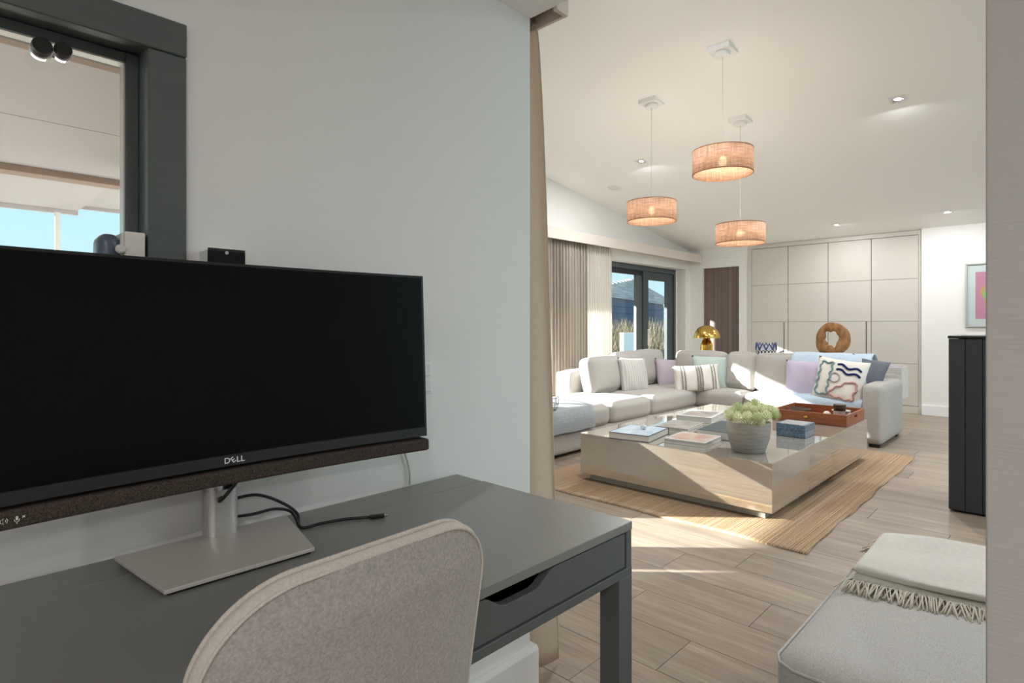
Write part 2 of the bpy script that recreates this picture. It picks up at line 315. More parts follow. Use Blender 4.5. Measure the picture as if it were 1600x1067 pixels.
def stripes(name, base, line, axis, period, duty, wob=0, mask=None):
    m = mat(name, base, .95, spec=.08); t = m.node_tree; N, L = t.nodes, t.links; p = N['Principled BSDF']; tc = N.new('ShaderNodeTexCoord'); sp = N.new('ShaderNodeSeparateXYZ')
    L.new(tc.outputs['Object'], sp.inputs[0]); d = N.new('ShaderNodeMath'); d.operation = 'DIVIDE'; d.inputs[1].default_value = period; L.new(sp.outputs[axis], d.inputs[0])
    fr = N.new('ShaderNodeMath'); fr.operation = 'FRACT'; L.new(d.outputs[0], fr.inputs[0]); lt = N.new('ShaderNodeMath'); lt.operation = 'LESS_THAN'; lt.inputs[1].default_value = duty; L.new(fr.outputs[0], lt.inputs[0])
    mx = N.new('ShaderNodeMix'); mx.data_type = 'RGBA'; mx.inputs[6].default_value = base; mx.inputs[7].default_value = line; L.new(lt.outputs[0], mx.inputs[0]); L.new(mx.outputs[2], p.inputs['Base Color'])
    return m
M['stripe'] = stripes('ribbed_grey', lin(200, 197, 192), lin(178, 176, 173), 0, .034, .3)
M['tuft'] = mat('charcoal_tuft', lin(92, 92, 92), .95, spec=.05, vary=((80, 300, 80), lin(190, 186, 178), .8, 2))

# ================================================================== THE SETTING
XO = 1.42        # plane of the opening between study and living room
YW = 1.28        # study wall
XE = 9.40        # far wall
YG = 4.75        # living room window wall
ZC = 2.206       # study ceiling
def ceil_z(x): return 2.47 + .1535*(XE - x)

# floor: grout bed and planks
struct('floor', B().box(-4, XE+.2, -4.2, 5.1, -.15, -.003), M['grout'])
floor = bpy.data.objects['floor']
PW = .2575; X0 = 1.803; L0 = 1.2; gap = .0022
known = {-1: 1.22, 0: 1.036, 1: 1.38, 2: .92, 3: 1.453, 4: 1.193, 8: .488, 9: .902, 14: .912, 18: 1.031}
pb = B(); pb.box(gap/2, PW-gap/2, gap/2, L0-gap/2, -.012, 0, .0008, 1)
pm = bpy.data.meshes.new('plank'); pb.bm.to_mesh(pm); pb.bm.free(); pm.materials.append(M['floor'])
for i in range(-11, 30):
    off = known.get(i, random.uniform(0, L0)); x = X0 + i*PW
    y = off - L0*math.ceil((off+1.3)/L0)
    if x > XE-.02: continue
    while y < YG-.02:
        if not (x < XO-.3 and y > YW-.05):
            o = bpy.data.objects.new('plank', pm); C.objects.link(o); o.location = (x, y, 0); o.parent = floor
            if y+L0 > YG+.04: o.scale.y = (YG+.03-y)/L0
            if x+PW > XE+.03: o.scale.x = (XE+.02-x)/PW
        y += L0

# study wall with its window opening (built as the strips around the hole)
WX1 = .323; WZ1 = 1.737; WX0 = -1.25; WZ0 = 1.17
wl = B(); yb = YW+.27
ym = YW+.10
wl.box(-2.6, WX0, YW, ym, 0, ZC+.1).box(WX1, XO, YW, ym, 0, ZC+.1).box(WX0, WX1, YW, ym, 0, WZ0).box(WX0, WX1, YW, ym, WZ1, ZC+.1)
wl.box(-2.6, WX0-.2, ym, yb, 0, ZC+.1).box(WX1+.35, XO, ym, yb, 0, ZC+.1).box(WX0-.2, WX1+.35, ym, yb, 0, WZ0-.05).box(WX0-.2, WX1+.35, ym, yb, WZ1+.3, ZC+.1)
struct('wall_left', wl, M['wall'])
bl = B(); bl.prism([(YW-.024, 0), (YW-.024, .135), (YW-.016, .148), (YW+.29, .148), (YW+.29, 0)], -2.6, XO+.018, 'x', .0015, 1)
struct('baseboard_left', bl, M['white'])
# dropped ceiling over the study, ending in a bulkhead
struct('ceiling_study', B().box(-2.6, XO, -4.2, yb, ZC, ZC+.12), M['ceil'])
struct('wall_bulkhead', B().box(XO-.12, XO, -4.2, YG+.3, ZC+.12, ceil_z(XO)+.1), M['wall'])
struct('wall_back', B().box(-2.75, -2.6, -4.2, yb, 0, ZC+.12), M['wall'])
struct('wall_study_right', B().box(-2.6, 1.22, -3.2, -3.001, 0, ZC), M['wall'])
# pier on the right, ribbed and toned darker than the wall paint
struct('wall_right_pier', B().box(1.03, 1.22, -3.0, onX(1540, 500, 1.03).y, 0, ZC, .002, 1), mat('ribbed_pier_finish', lin(206, 202, 197), .8, spec=.2, bump=('noise', (6, 6, 230), .5, .0015)))
# living room ceiling (slopes down to the far wall)
cl = B(); cl.prism([(XO-.12, ceil_z(XO-.12)), (XE+.3, ceil_z(XE+.3)), (XE+.3, ceil_z(XE+.3)+.15), (XO-.12, ceil_z(XO-.12)+.15)], -4.2, YG+.3, 'y')
struct('ceiling', cl, M['ceil'])
# west wall of the living room: its glazed door lets the sun in
ww = B(); OY0, OY1, OZ = 2.585, 4.075, 2.15
ww.box(XO-.2, XO, yb, OY0, 0, ceil_z(XO)).box(XO-.2, XO, OY1, YG+.3, 0, ceil_z(XO)).box(XO-.2, XO, OY0, OY1, OZ, ceil_z(XO))
struct('wall_west', ww, M['wall'])
# window wall
GX0, GX1, GZ = 2.6, 9.25, 2.144
# reveal wall strip, far side
gw = B(); gw.box(XO-.2, GX0, YG, YG+.30, 0, 3.9).box(GX1, XE+.3, YG, YG+.30, 0, 3.9).box(GX0, GX1, YG, YG+.30, GZ, 3.9)
struct('wall_window', gw, M['wall'])
# far wall right of the wardrobe, with its return; door wall left of it
yr = onX(1441, 500, XE).y; yl = onX(1168.7, 500, XE).y
XR = 9.35
struct('wall_far', B().box(XR, XE+.5, -4.2, yr, 0, 2.6), M['wall'])
struct('baseboard_far', B().box(XR-.018, XR, -4.2, yr-.002, 0, .135, .003, 1), M['white'])
dl, dr = onX(1100.5, 420, XE+.06), onX(1157, 416, XE+.06)
dw = B(); zt = dl.z
dw.box(XE, XE+.3, yl, dr.y, 0, 2.6).box(XE, XE+.3, dl.y, YG+.1, 0, 2.6).box(XE, XE+.3, dr.y, dl.y, zt, 2.6)
struct('wall_door_side', dw, M['wall'])
struct('trim_door_head', B().box(XE-.012, XE, dr.y, dl.y+.02, zt+.155, zt+.175, .002, 1), M['white'])
d1 = sroot('door_1'); struct('door_leaf', B().box(XE+.05, XE+.09, dr.y, dl.y, .01, zt), M['doorwood'], d1)
struct('wall_niche', B().box(XE+.51, XE+.6, yr, yl, 0, 2.6), M['wall'])

# ------------------------------------------------------------------ study window (dark trim, sash, pane)
w2 = sroot('window_1', (0, YW, 0))
T = .067
trx = onY(291.9, 39.6, YW-.016).x; trz = onY(291.9, 39.6, YW-.016).z
link('casing', B().box(trx-T, trx, YW-.016  , YW+.01, WZ0-.035, trz-T+.001, .002, 1), M['trimgrey'], w2)
link('casing', B().box(WX0-T, trx, YW-.018, YW+.01, trz-T+.002, trz, .002, 1), M['trimgrey'], w2)
link('casing', B().box(WX0-T, WX0, YW-.016  , YW+.01, WZ0-.035, trz-T+.001, .002, 1), M['trimgrey'], w2)
link('sill_board', B().box(WX0-T, trx, YW-.05, YW+.02, WZ0-.035, WZ0, .004, 1), M['trimgrey'], w2)
rv = B(); rv.box(WX1-.004, WX1, YW, YW+.075, WZ0, WZ1).box(WX0, WX1, YW, YW+.075, WZ1-.004, WZ1)
link('reveal_lining', rv, M['frame'], w2)
YF = YW+.055
fo = onY(224, 80, YF)           # outer corner of the sash
gl = onY(197, 96, YF)           # corner of the glass
fr = B(); fr.box(fo.x, WX1-.004, YF-.004, YF+.06, WZ0, WZ1-.004).box(WX0, fo.x, YF-.004, YF+.06, fo.z, WZ1-.004)
link('fixed_frame', fr, M['navy'], w2)
link('sash_stile', B().box(gl.x, fo.x, YF, YF+.05, WZ0, fo.z, .002, 1), M['trimgrey'], w2)
link('sash_rail', B().box(WX0, gl.x, YF, YF+.05, gl.z, fo.z, .002, 1), M['trimgrey'], w2)
bd = B(); bd.box(gl.x-.004, gl.x, YF+.002, YF+.03, WZ0, gl.z, .001, 1).box(WX0, gl.x, YF+.002, YF+.03, gl.z-.004, gl.z, .001, 1)
link('glazing_bead', bd, M['alu'], w2)
link('pane', B().box(WX0, gl.x, YF+.02, YF+.026, WZ0, gl.z), M['glass'], w2)

# ------------------------------------------------------------------ living room glazing
w1 = sroot('window_2', (0, YG, 0)); YD = YG+.17
xs = onY(1056, 440, YD).x; ztop = onY(954, 408.5, YD).z
m0, m1 = onY(1005.7, 460, YD).x, onY(1012.9, 460, YD).x
def fbox(nm, x0, x1, z0, z1, m='frame', dy=0, th=.09): return link(nm, B().box(x0, x1, YD+dy, YD+dy+th, z0, z1, .003, 1), M[m], w1)
fbox('head_bar', GX0, xs, ztop-.075, ztop)
fbox('jamb_bar', xs-.06, xs, .02, ztop-.076); fbox('mullion', m0, m1, .02, ztop-.076)
fbox('mullion', 5.25, 5.35, .02, ztop-.076); fbox('jamb_bar', GX0, GX0+.07, .02, ztop-.076); fbox('threshold', GX0, xs, 0, .05)
rg = onY(1044, 440, YD); tg = onY(1014, 437, YD).z
sash = link('door_sash', B().box(m1+.001, xs-.062, YD+.02, YD+.075, tg, ztop-.08, .003, 1).box(rg.x, xs-.062, YD+.02, YD+.075, .05, tg, .003, 1).box(m1+.001, m1+.04, YD+.02, YD+.075, .05, tg, .003, 1), M['frame'], w1)
link('pane', B().box(m1+.04, rg.x, YD+.045, YD+.051, .05, tg), M['glass'], w1)
lp = onY(997, 440, YD); link('sliding_stile', B().box(lp.x, m0-.001, YD+.03, YD+.08, .05, ztop-.15, .003, 1), M['trimgrey'], w1)
fbox('sash_rail', 5.351, m0-.001, ztop-.15, ztop-.077, 'navy', .03, .05)
link('pane', B().box(5.351, lp.x, YD+.05, YD+.056, .05, ztop-.15), M['glass'], w1)
link('pane', B().box(GX0+.071, 5.249, YD+.05, YD+.056, .05, ztop-.077), M['glass'], w1)
hz = onY(1010, 514, YD); hz2 = onY(1010, 540, YD)
link('lever_handle', B().box(m1-.03, m1-.005, YD-.025, YD-.001, hz2.z, hz.z, .004, 2).box(m1-.03, m1-.005, YD-.05, YD-.02, hz.z-.06, hz.z-.03, .004, 2), M['white'], w1)
struct('trim_reveal_side', B().box(xs, GX1, YD+.0, YD+.09, 0, GZ), M['white'])
# west glazing: unseen posts added to slit the sun into floor strips
w3 = sroot('window_3', (XO, 3, 0))
for a, b in ((2.64, 2.735), (2.84, 3.21)):
    link('sun_slit_post', B().box(XO-.12, XO-.05, a, b, .02, 2.149, .004, 1), M['frame'], w3)
link('pane', B().box(XO-.09, XO-.084, 3.211, 4.074, .02, 2.149), M['glass'], w3)
link('pane', B().box(XO-.09, XO-.084, 2.736, 2.839, .02, 2.149), M['glass'], w3)
# pelmets
pf = 4.52; pz0 = onY(1092, 410, pf).z; pz1 = onY(1098.7, 399.2, pf).z+.005
struct('trim_pelmet', B().box(XO+.05, XE, pf, pf+.02, pz0, pz1, .002, 1).box(XO+.05, XE, pf+.02, YG, pz1-.02, pz1, .002, 1).box(XO+.05, XE, YG-.03, YG, pz0+.03, pz1-.02), mat('pelmet_paint', lin(216, 206, 196), .65))
q1 = onX(870, 24, XO); 
pl = B(); py = q1.y
pl.box(XO, XO+.058, py, py+.014, ZC-.012, ZC+.25).box(XO+.046, XO+.058, py+.014, 2.4, ZC-.012, ZC+.25).box(XO, XO+.046, py+.014, 2.4, ZC+.06, ZC+.25)
struct('trim_study_pelmet', pl, mat('pelmet_beige', lin(206, 192, 180), .65))

# ------------------------------------------------------------------ outside
tr = thing('terrace_canopy', 'white boarded canopy with brown beams over the terrace outside the windows', 'canopy', (3, 5, 2.3))
ZS, YE = 2.36, 7.3
for a, b in ((1.6, 2.9), (2.905, 4.22), (4.225, 5.60), (5.605, YE)):
    link('soffit_panel', B().box(-5, XO-.21, a, b-.006, ZS, ZS+.02), M['soffit'], tr)
link('soffit_panel', B().box(XO-.2, 10.4, 5.06, YE, ZS+.06, ZS+.08), M['soffit'], tr)
link('beam', B().box(-5, XO-.21, 2.9, 3.04, ZS-.05, ZS-.001), M['beamwood'], tr); link('beam', B().box(-5, XO-.21, 5.5, 5.66, ZS-.05, ZS-.001), M['beamwood'], tr)
link('sun_block_post', B().box(6.2, 6.8, YE-.25, YE-.01, -.03, ZS), M['soffit'], tr)  # wide post added to keep the sun off the far door
link('fascia', B().box(-5, XO-.205, YE, YE+.04, 2.315, ZS+.2), M['soffit'], tr); link('fascia', B().box(XO-.2, 10.4, YE, YE+.04, 2.385, ZS+.2), M['soffit'], tr)
link('roof_deck', B().box(-5, XO-.21, 1.6, YE, ZS+.09, ZS+.16).box(XO-.21, 10.4, 5.06, YE, ZS+.09, ZS+.16), M['soffit'], tr)
tag(link('wind_screen_post', B().box(*( (lambda p: (p.x-.02, p.x+.02, 7.15, 7.19))(onY(90, 370, 7.15)) ), -.1, 2.3), M['white']), 'thin white post standing at the terrace edge outside the study window', 'post')
struct('terrace_ground', B().box(-12, 14, 5.1, 9.5, -.3, -.03).box(-12, XO-.25, 1.6, 5.1, -.3, -.03), M['concrete'])
struct('dune_ground', B().box(-60, 90, 9.5, 90, -1.2, -.35).box(-60, -12, -60, 9.5, -1.2, -.35), M['dune'])

# neighbour: low pitched boarded roof over a boarded wall toned as shade
P0 = onY(957, 463.5, 20.0)
nb = thing('neighbour_house', 'low house clad in weathered grey boards beyond the living room window', 'building', (P0.x, P0.y, 0)); NR = math.radians(17)
def nbl(nm, b, m):
    o = link(nm, b, m); o.parent = nb; return o
nbl('wall', B().box(-6, 16, .4, .6, -1, P0.z+.05), M['cladwall'])
for i in range(9): nbl('wall_board', B().box(-6, 16, .36, .4, -1+i*.42, -1+i*.42+.385, .01, 1), M['cladwall'])
sl_ = math.tan(math.radians(30))
for i in range(18):
    y0 = i*.36; z0 = P0.z+y0*sl_; x0 = -6.0
    for k in range(440):                       # the verge climbs to the right
        xx = -6+k*.06; wx = P0.x+xx*math.cos(NR)-y0*math.sin(NR); wy = P0.y+xx*math.sin(NR)+y0*math.cos(NR)
        dd = wx*FWD.x+wy*FWD.y; u = PCX+FPX*(wx*RGT.x+wy*RGT.y)/dd; v = PCY-FPX*(z0+.2-H)/dd
        if v > 441-(u-956)*.19: x0 = xx; break
    else: continue
    b = B(); b.prism([(y0, z0), (y0+.33, z0+.33*sl_-.03), (y0+.33, z0+.33*sl_+.03), (y0, z0+.09)], x0, 22, 'x'); nbl('roof_board', b, M['clad'])
nbl('vent_pipe', B().lathe([(0, 0), (.08, 0), (.08, .5), (.12, .5), (.12, .58), (0, .58)], (1.9, 3.4, P0.z+3.4*sl_-.1), 12), M['navy'])
nb.rotation_euler = (0, 0, NR)
wb = onY(975, 520, 9.2); wb2 = onY(1003, 560, 9.2)
tag(link('garden_wall', B().box(wb.x, wb2.x+.4, 9.2, 9.35, -.1, wb.z, .01, 1), M['white']), 'low white wall panel on the terrace in front of the grass', 'wall panel')
gb = B(); gt = bmesh.new()
for k in range(16000):
    x = random.uniform(10, 24); y = random.uniform(9.9, 15); hh = random.uniform(.3, 1.45)*(1.0 if y < 12 else 1.35); a = random.uniform(0, 2*PI); ln = random.uniform(.1, .6)
    wd = random.uniform(.006, .014); bx, by = math.cos(a+1.57)*wd, math.sin(a+1.57)*wd; zb = -.36
    p0 = Vector((x, y, zb)); p1 = Vector((x+math.cos(a)*ln*.35, y+math.sin(a)*ln*.35, zb+hh*.65)); p2 = Vector((x+math.cos(a)*ln, y+math.sin(a)*ln, zb+hh)); d = Vector((bx, by, 0))
    v = [gt.verts.new(p0-d), gt.verts.new(p0+d), gt.verts.new(p1+d*.7), gt.verts.new(p1-d*.7), gt.verts.new(p2)]
    f1 = gt.faces.new(v[:4]); f2 = gt.faces.new((v[3], v[2], v[4])); mi = 0 if random.random() < .55 else 1; f1.material_index = mi; f2.material_index = mi
gr = link('tall_grass', gt, [M['grass1'], M['grass2']]); gr['kind'] = 'stuff'; tag(gr, 'tall dry grasses growing behind the terrace outside', 'grass')

# ================================================================== STUDY
# ---- desk
DX1 = 1.10; DX0 = DX1-1.31; DY0 = .69; DY1 = 1.275; DZ = .77
dk = thing('desk', 'grey lacquered writing desk with a drawer against the white wall', 'desk', ((DX0+DX1)/2, (DY0+DY1)/2, 0))
ys = onZ(754.3, 750.9, DZ).y
link('desktop', B().box(DX0, DX1, DY0, ys-.001, DZ-.018, DZ, .0012, 1), M['desk'], dk)
link('rear_flap', B().box(DX0, DX1, ys+.005, DY1, DZ-.020, DZ-.0015, .0012, 1), M['desk'], dk); link('flap_seam_shade', B().box(DX0+.001, DX1-.001, ys-.02, ys+.03, DZ-.026, DZ-.0205), M['dark'], dk)  # dark strip under the seam paints its shade
zr = .672
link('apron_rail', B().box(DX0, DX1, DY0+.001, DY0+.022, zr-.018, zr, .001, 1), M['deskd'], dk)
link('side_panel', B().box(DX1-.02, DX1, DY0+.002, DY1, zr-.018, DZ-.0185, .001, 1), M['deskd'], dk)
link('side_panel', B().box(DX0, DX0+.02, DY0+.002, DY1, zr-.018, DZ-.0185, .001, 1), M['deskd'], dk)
link('underside_panel', B().box(DX0+.021, DX1-.021, DY0+.024, DY1, zr-.012, zr), M['dark'], dk)
link('divider', B().box(.435, .453, DY0+.002, DY1-.02, zr+.0005, DZ-.0185), M['deskd'], dk)
def drawer(x0, x1):
    c = (x0+x1)/2 if x1 < .5 else .745
    hw = .092; pts = [(x0, zr+.003), (x1, zr+.003), (x1, DZ-.0225)]
    zt_ = DZ-.0225; dp = .026
    prof = [(c+hw, 0), (c+hw-.012, .003), (c+hw-.03, .014), (c+hw-.042, .022), (c+hw-.056, dp), (c-hw+.056, dp), (c-hw+.042, .022), (c-hw+.03, .014), (c-hw+.012, .003), (c-hw, 0)]
    pts += [(x, zt_-d) for x, d in prof] + [(x0, zt_)]
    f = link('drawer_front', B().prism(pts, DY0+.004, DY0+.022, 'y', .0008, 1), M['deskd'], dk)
    link('drawer_box', B().box(x0+.01, x1-.01, DY0+.17, DY1-.06, zr+.004, zt_-.035), M['dark'], f)
drawer(.456, DX1-.0235); drawer(DX0+.0235, .432)
for x0 in (DX0, DX1-.05):
    for y0 in (DY0+.001, DY1-.05):
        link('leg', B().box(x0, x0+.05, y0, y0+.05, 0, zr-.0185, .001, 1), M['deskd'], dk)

# ---- monitor
MY = 1.10; MXc = onY(364, 714, MY).x+.008; MW = .815; RC = 3.0
mo = thing('monitor', 'wide black curved computer monitor on a silver stand at the desk', 'monitor', (.43, 1.15, DZ))
mz1 = 1.312; mz0 = .945; tilt = math.tan(math.radians(2.4))
def marc(x, z, dy): return Vector((MXc+x, MY - x*x/(2*RC)*1.0 + (z-1.13)*tilt + dy, z))
def slab(x0, x1, z0, z1, d0, d1, nx=16):
    t = bmesh.new(); F = []; R = []
    for i in range(nx+1):
        x = x0+(x1-x0)*i/nx
        F.append([t.verts.new(marc(x, z0, d0)), t.verts.new(marc(x, z1, d0))]); R.append([t.verts.new(marc(x, z0, d1)), t.verts.new(marc(x, z1, d1))])
    for i in range(nx):
        t.faces.new((F[i][0], F[i+1][0], F[i+1][1], F[i][1])); t.faces.new((R[i][0], R[i][1], R[i+1][1], R[i+1][0]))
        t.faces.new((F[i][1], F[i+1][1], R[i+1][1], R[i][1])); t.faces.new((F[i][0], R[i][0], R[i+1][0], F[i+1][0]))
    t.faces.new((F[0][0], F[0][1], R[0][1], R[0][0])); t.faces.new((F[-1][0], R[-1][0], R[-1][1], F[-1][1])); bmesh.ops.recalc_face_normals(t, faces=t.faces[:]); return t
link('housing', slab(-MW/2, MW/2, mz0, mz1, .0, .03), M['black'], mo)
link('display', slab(-MW/2+.006, MW/2-.006, mz0+.021, mz1-.005, -.0012, -.0002), M['screen'], mo)
link('lower_bezel', slab(-MW/2+.001, MW/2-.001, mz0+.001, mz0+.020, -.0016, -.0002), M['bezel'], mo)
sbz1, sbz0 = mz0-.006, .912
sb = slab(-MW/2-.004, MW/2+.004, sbz0, sbz1, -.004, .035, 24); bmesh.ops.bevel(sb, geom=[e for e in sb.edges if len(e.link_faces) == 2 and e.calc_face_angle(0) > .7], offset=.005, segments=2, profile=.5, affect='EDGES')
link('soundbar', sb, M['bar'], mo)
link('back_shell', B().soft(MXc-.16, MXc+.16, MY+.03, MY+.06, 1.02, 1.26, .02, 0, 6), M['alu'], mo, 'all')
link('arm', B().box(.40, .455, MY+.05, 1.215, 1.07, 1.17, .01, 2), M['alu'], mo)
pc = onZ(333, 832, DZ+.012); pcx, pcy = .437, 1.232
cp = B(); prof = []
def rrect(cx, cy, hx, hy, r, n=6):
    o = []
    for sx, sy, a0 in ((1, 1, 0), (-1, 1, 90), (-1, -1, 180), (1, -1, 270)):
        for k in range(n+1): a = math.radians(a0+90*k/n); o.append((cx+sx*(hx-r)+r*math.cos(a), cy+sy*(hy-r)+r*math.sin(a)))
    return o
cp.prism(rrect(pcx, pcy, .031, .022, .018), DZ+.012, .872, 'z')
link('column', cp, M['alu'], mo, True)
link('column', B().prism(rrect(pcx-.0125, pcy, .0165, .021, .014), .872, 1.22, 'z').prism(rrect(pcx+.0255, pcy, .005, .021, .003), .872, 1.22, 'z'), M['alu'], mo, True)
link('cable_slot', B().box(pcx+.002, pcx+.021, pcy-.006, pcy+.015, .872, 1.2), M['black'], mo)
b1, b2, b3, b4 = (onZ(u, v, DZ+.012) for u, v in ((257, 923), (492, 855), (178, 870), (447, 804)))
bq = [(b1.x, b1.y), (b2.x, b2.y), (b4.x, min(b4.y, 1.268)), (b3.x, min(b3.y, 1.268))]
link('stand_base', B().prism(bq, DZ+.005, DZ+.012, 'z', .0012, 2), M['alud'], mo)
cx_ = sum(p[0] for p in bq)/4; cy_ = sum(p[1] for p in bq)/4
link('base_pad', B().prism([(cx_+(x-cx_)*.95, cy_+(y-cy_)*.95) for x, y in bq], DZ+.0003, DZ+.005, 'z'), M['black'], mo)
# maker's lettering on the lower bezel
def glyph(ch, x, z, size, rot=0):
    cu = bpy.data.curves.new('logo_letter', 'FONT'); cu.body = ch; cu.size = size; cu.extrude = .0002; cu.align_x = 'CENTER'; cu.offset = size*.012
    tmp = bpy.data.objects.new('logo_letter', cu); me = bpy.data.meshes.new_from_object(tmp); bpy.data.objects.remove(tmp)
    me.materials.clear(); me.materials.append(M['white']); o = bpy.data.objects.new('logo_letter', me); C.objects.link(o); o.parent = mo
    p = marc(x, z, -.0022) - Vector(mo.location)
    R = Matrix.Rotation(PI/2 , 4, 'X') @ Matrix.Rotation(rot, 4, 'Z') @ Matrix.Translation((0, -size*.36, 0)); o.matrix_local = Matrix.Translation(p) @ R
lx = onY(364, 714, MY).x-MXc
for ch, dx, rt in (('D', -.0135, 0), ('E', -.0035, .65), ('L', .006, 0), ('L', .0135, 0)): glyph(ch, lx+dx, mz0+.011, .0145, rt)
# touch icons on the sound bar
def icon(fn, x, z):
    b = B(); fn(b, x, z); return link('touch_icon', b, M['ivory'], mo)
def P2(x, z): return marc(x, z, -.0062)
ix = onY(22, 803, MY).x-MXc; iz = (sbz0+sbz1)/2+.001
icon(lambda b, x, z: (b.tube([P2(x, z-.0015), P2(x, z+.0035)], .0016, 6), b.tube([P2(x-.003, z), P2(x-.0025, z-.003), P2(x, z-.0045), P2(x+.0025, z-.003), P2(x+.003, z)], .0005, 5),
     b.tube([P2(x, z-.0045), P2(x, z-.007)], .0005, 5), b.tube([P2(x+.006, z+.003), P2(x+.009, z)], .0005, 5), b.tube([P2(x+.006, z), P2(x+.009, z+.003)], .0005, 5)), ix, iz)
ix2 = onY(2, 807, MY).x-MXc
def spk(b, x, z):
    b.tube([P2(x-.004, z-.0015), P2(x-.004, z+.0015), P2(x-.001, z+.004), P2(x-.001, z-.004), P2(x-.004, z-.0015)], .0005, 5)
    for k in (1, 2): b.tube([P2(x+.0014*k, z-.0016*k), P2(x+.002*k, z), P2(x+.0014*k, z+.0016*k)], .0005, 5)
icon(spk, ix2, iz)

# ---- cables
def smooth_path(pts, n=8):
    P = [Vector(p) for p in pts]; out = []
    for i in range(len(P)-1):
        p0, p1, p2, p3 = P[max(i-1, 0)], P[i], P[i+1], P[min(i+2, len(P)-1)]
        for k in range(n):
            t = k/n; out.append(.5*((2*p1)+(p2-p0)*t+(2*p0-5*p1+4*p2-p3)*t*t+(3*p1-p0-3*p2+p3)*t**3))
    out.append(P[-1]); return out
c1 = thing('usb_cable', 'black cable looping from the monitor column onto the grey desk, plug end to the right', 'cable', (.6, 1.15, DZ))
zc = DZ+.004
pth = [(pcx+.02, 1.258, .835), onY(400, 773, 1.25), onY(440, 785, 1.245), onY(464, 802, 1.225), onZ(470, 824, zc), onZ(500, 818, zc), onZ(540, 811, zc), onZ(578, 808, zc)]
link('cord', B().tube(smooth_path(pth), .0032, 8), M['cable'], c1, 'all')
e0_, e1_ = onZ(578, 808, zc+.001), onZ(600, 805.5, zc+.001)
link('plug', B().tube([e0_, e0_.lerp(e1_, .1), e0_.lerp(e1_, .8), e1_], .0052, 8), M['black'], c1, True)
link('plug_tip', B().tube([e1_, e1_+(e1_-e0_).normalized()*.008], .0032, 6), M['chrome'], c1)
pth = [(pcx+.02, 1.258, .80), onY(395, 803, 1.25), onY(430, 795, 1.25), onY(455, 800, 1.235), onZ(467, 822, DZ+.006)]
tag(link('power_cable', B().tube(smooth_path(pth), .003, 8), M['cable'], None, 'all'), 'black cable arching low behind the monitor base towards the wall', 'cable')
pth = [onY(370, 752, 1.12), onY(356, 770, 1.16), onY(343, 783, 1.2), (pcx+.012, pcy-.002, .872)]
tag(link('video_cable', B().tube(smooth_path(pth), .0036, 8), M['cable'], None, 'all'), 'thick black cable entering the slot of the silver monitor column', 'cable')
pth = [onY(629, 690, 1.265), onY(632, 705, 1.27), onY(638, 725, 1.272), onY(640.5, 742, 1.272), onY(640.5, 757, 1.272)]
tag(link('wall_cable', B().tube(smooth_path(pth), .0028, 8), M['cablew'], None, 'all'), 'white cable hanging down the wall to the back of the desk', 'cable')
# ---- wall socket behind the screen edge
a, b = onY(657, 566, YW), onY(673, 614, YW)
sk = thing('wall_switch', 'white double switch plate on the wall just right of the monitor', 'switch', (a.x, YW, b.z))
link('plate', B().box(a.x-.03, b.x, YW-.009, YW-.0005, b.z, a.z, .003, 2), M['white'], sk)
for k in (0, 1):
    z0 = b.z+.006+k*(a.z-b.z)*.49; link('rocker', B().box(a.x-.022, b.x-.008, YW-.013, YW-.009, z0, z0+(a.z-b.z)*.41, .002, 1), M['white'], sk)
# ---- small box with ridged top
p, q = onY(325, 388, YW-.05), onY(383, 417, YW-.05)
rb = thing('wall_sensor_box', 'small black box with a ridged top and white sides above the monitor', 'device', ((p.x+q.x)/2, YW-.03, q.z))
link('back_case', B().box(p.x, q.x, YW-.046, YW-.0005, q.z-.05, p.z-.001, .002, 1), M['white'], rb)
link('front', B().box(p.x, q.x, YW-.052, YW-.046, q.z-.05, p.z-.003, .001, 1), mat('dark_green_black', lin(18, 21, 19), .6, spec=.2), rb)
rdg = B()
for k in range(22): x = p.x+(q.x-p.x)*(k+.25)/22; rdg.box(x, x+(q.x-p.x)*.5/22, YW-.052, YW-.0455, p.z-.004, p.z+.002)
o = link('ridges', rdg, M['black'], rb); o['kind'] = 'stuff'
lens = onY(354, 395, YW-.0525); bb = B(); bb.lathe([(0, 0), (.0035, 0), (.0035, .002), (0, .002)], (0, 0, 0), 14); bb.bm.transform(Matrix.Translation(lens) @ Matrix.Rotation(PI/2, 4, 'X')); link('lens', bb, M['alu'], rb)
# ---- window hardware
kp, kq = onY(65, 74, YF-.012), onY(98, 79, YF-.012)
kn = thing('round_window_knobs', 'pair of round black knobs on a chrome plate at the head of the study window', 'window fitting', (kp.x, YF, kp.z))
for c, r in ((kp, .0155), (kq, .0135)):
    bb = B(); bb.lathe([(0, 0), (r, 0), (r, .008), (r*.92, .011), (0, .011)], (0, 0, 0), 24); bb.bm.transform(Matrix.Translation(c) @ Matrix.Rotation(PI/2, 4, 'X')); link('knob', bb, M['black'], kn, True)
    bb = B(); bb.lathe([(0, 0), (r*1.08, 0), (r*1.08, .012), (0, .012)], (0, 0, 0), 24); bb.bm.transform(Matrix.Translation(c+Vector((0, .012, -.004))) @ Matrix.Rotation(PI/2, 4, 'X')); link('collar', bb, M['chrome'], kn, True)
link('plate', B().box(kp.x, kq.x, YF-.004, YF+.001, kp.z-.010, kq.z+.004, .002, 1), M['chrome'], kn)
p, q = onY(195, 361, YW-.02), onY(227, 405, YW-.02)
ld = thing('window_latch', 'ivory latch box with a grey rounded body at the side of the study window', 'window fitting', ((p.x+q.x)/2, YW, q.z))
link('box', B().box(p.x, q.x, YW-.02, YF+.0, q.z-.03, p.z, .002, 2), M['ivory'], ld)
g0, g1 = onY(153, 366, YW+.0), onY(188, 404, YW+.0)
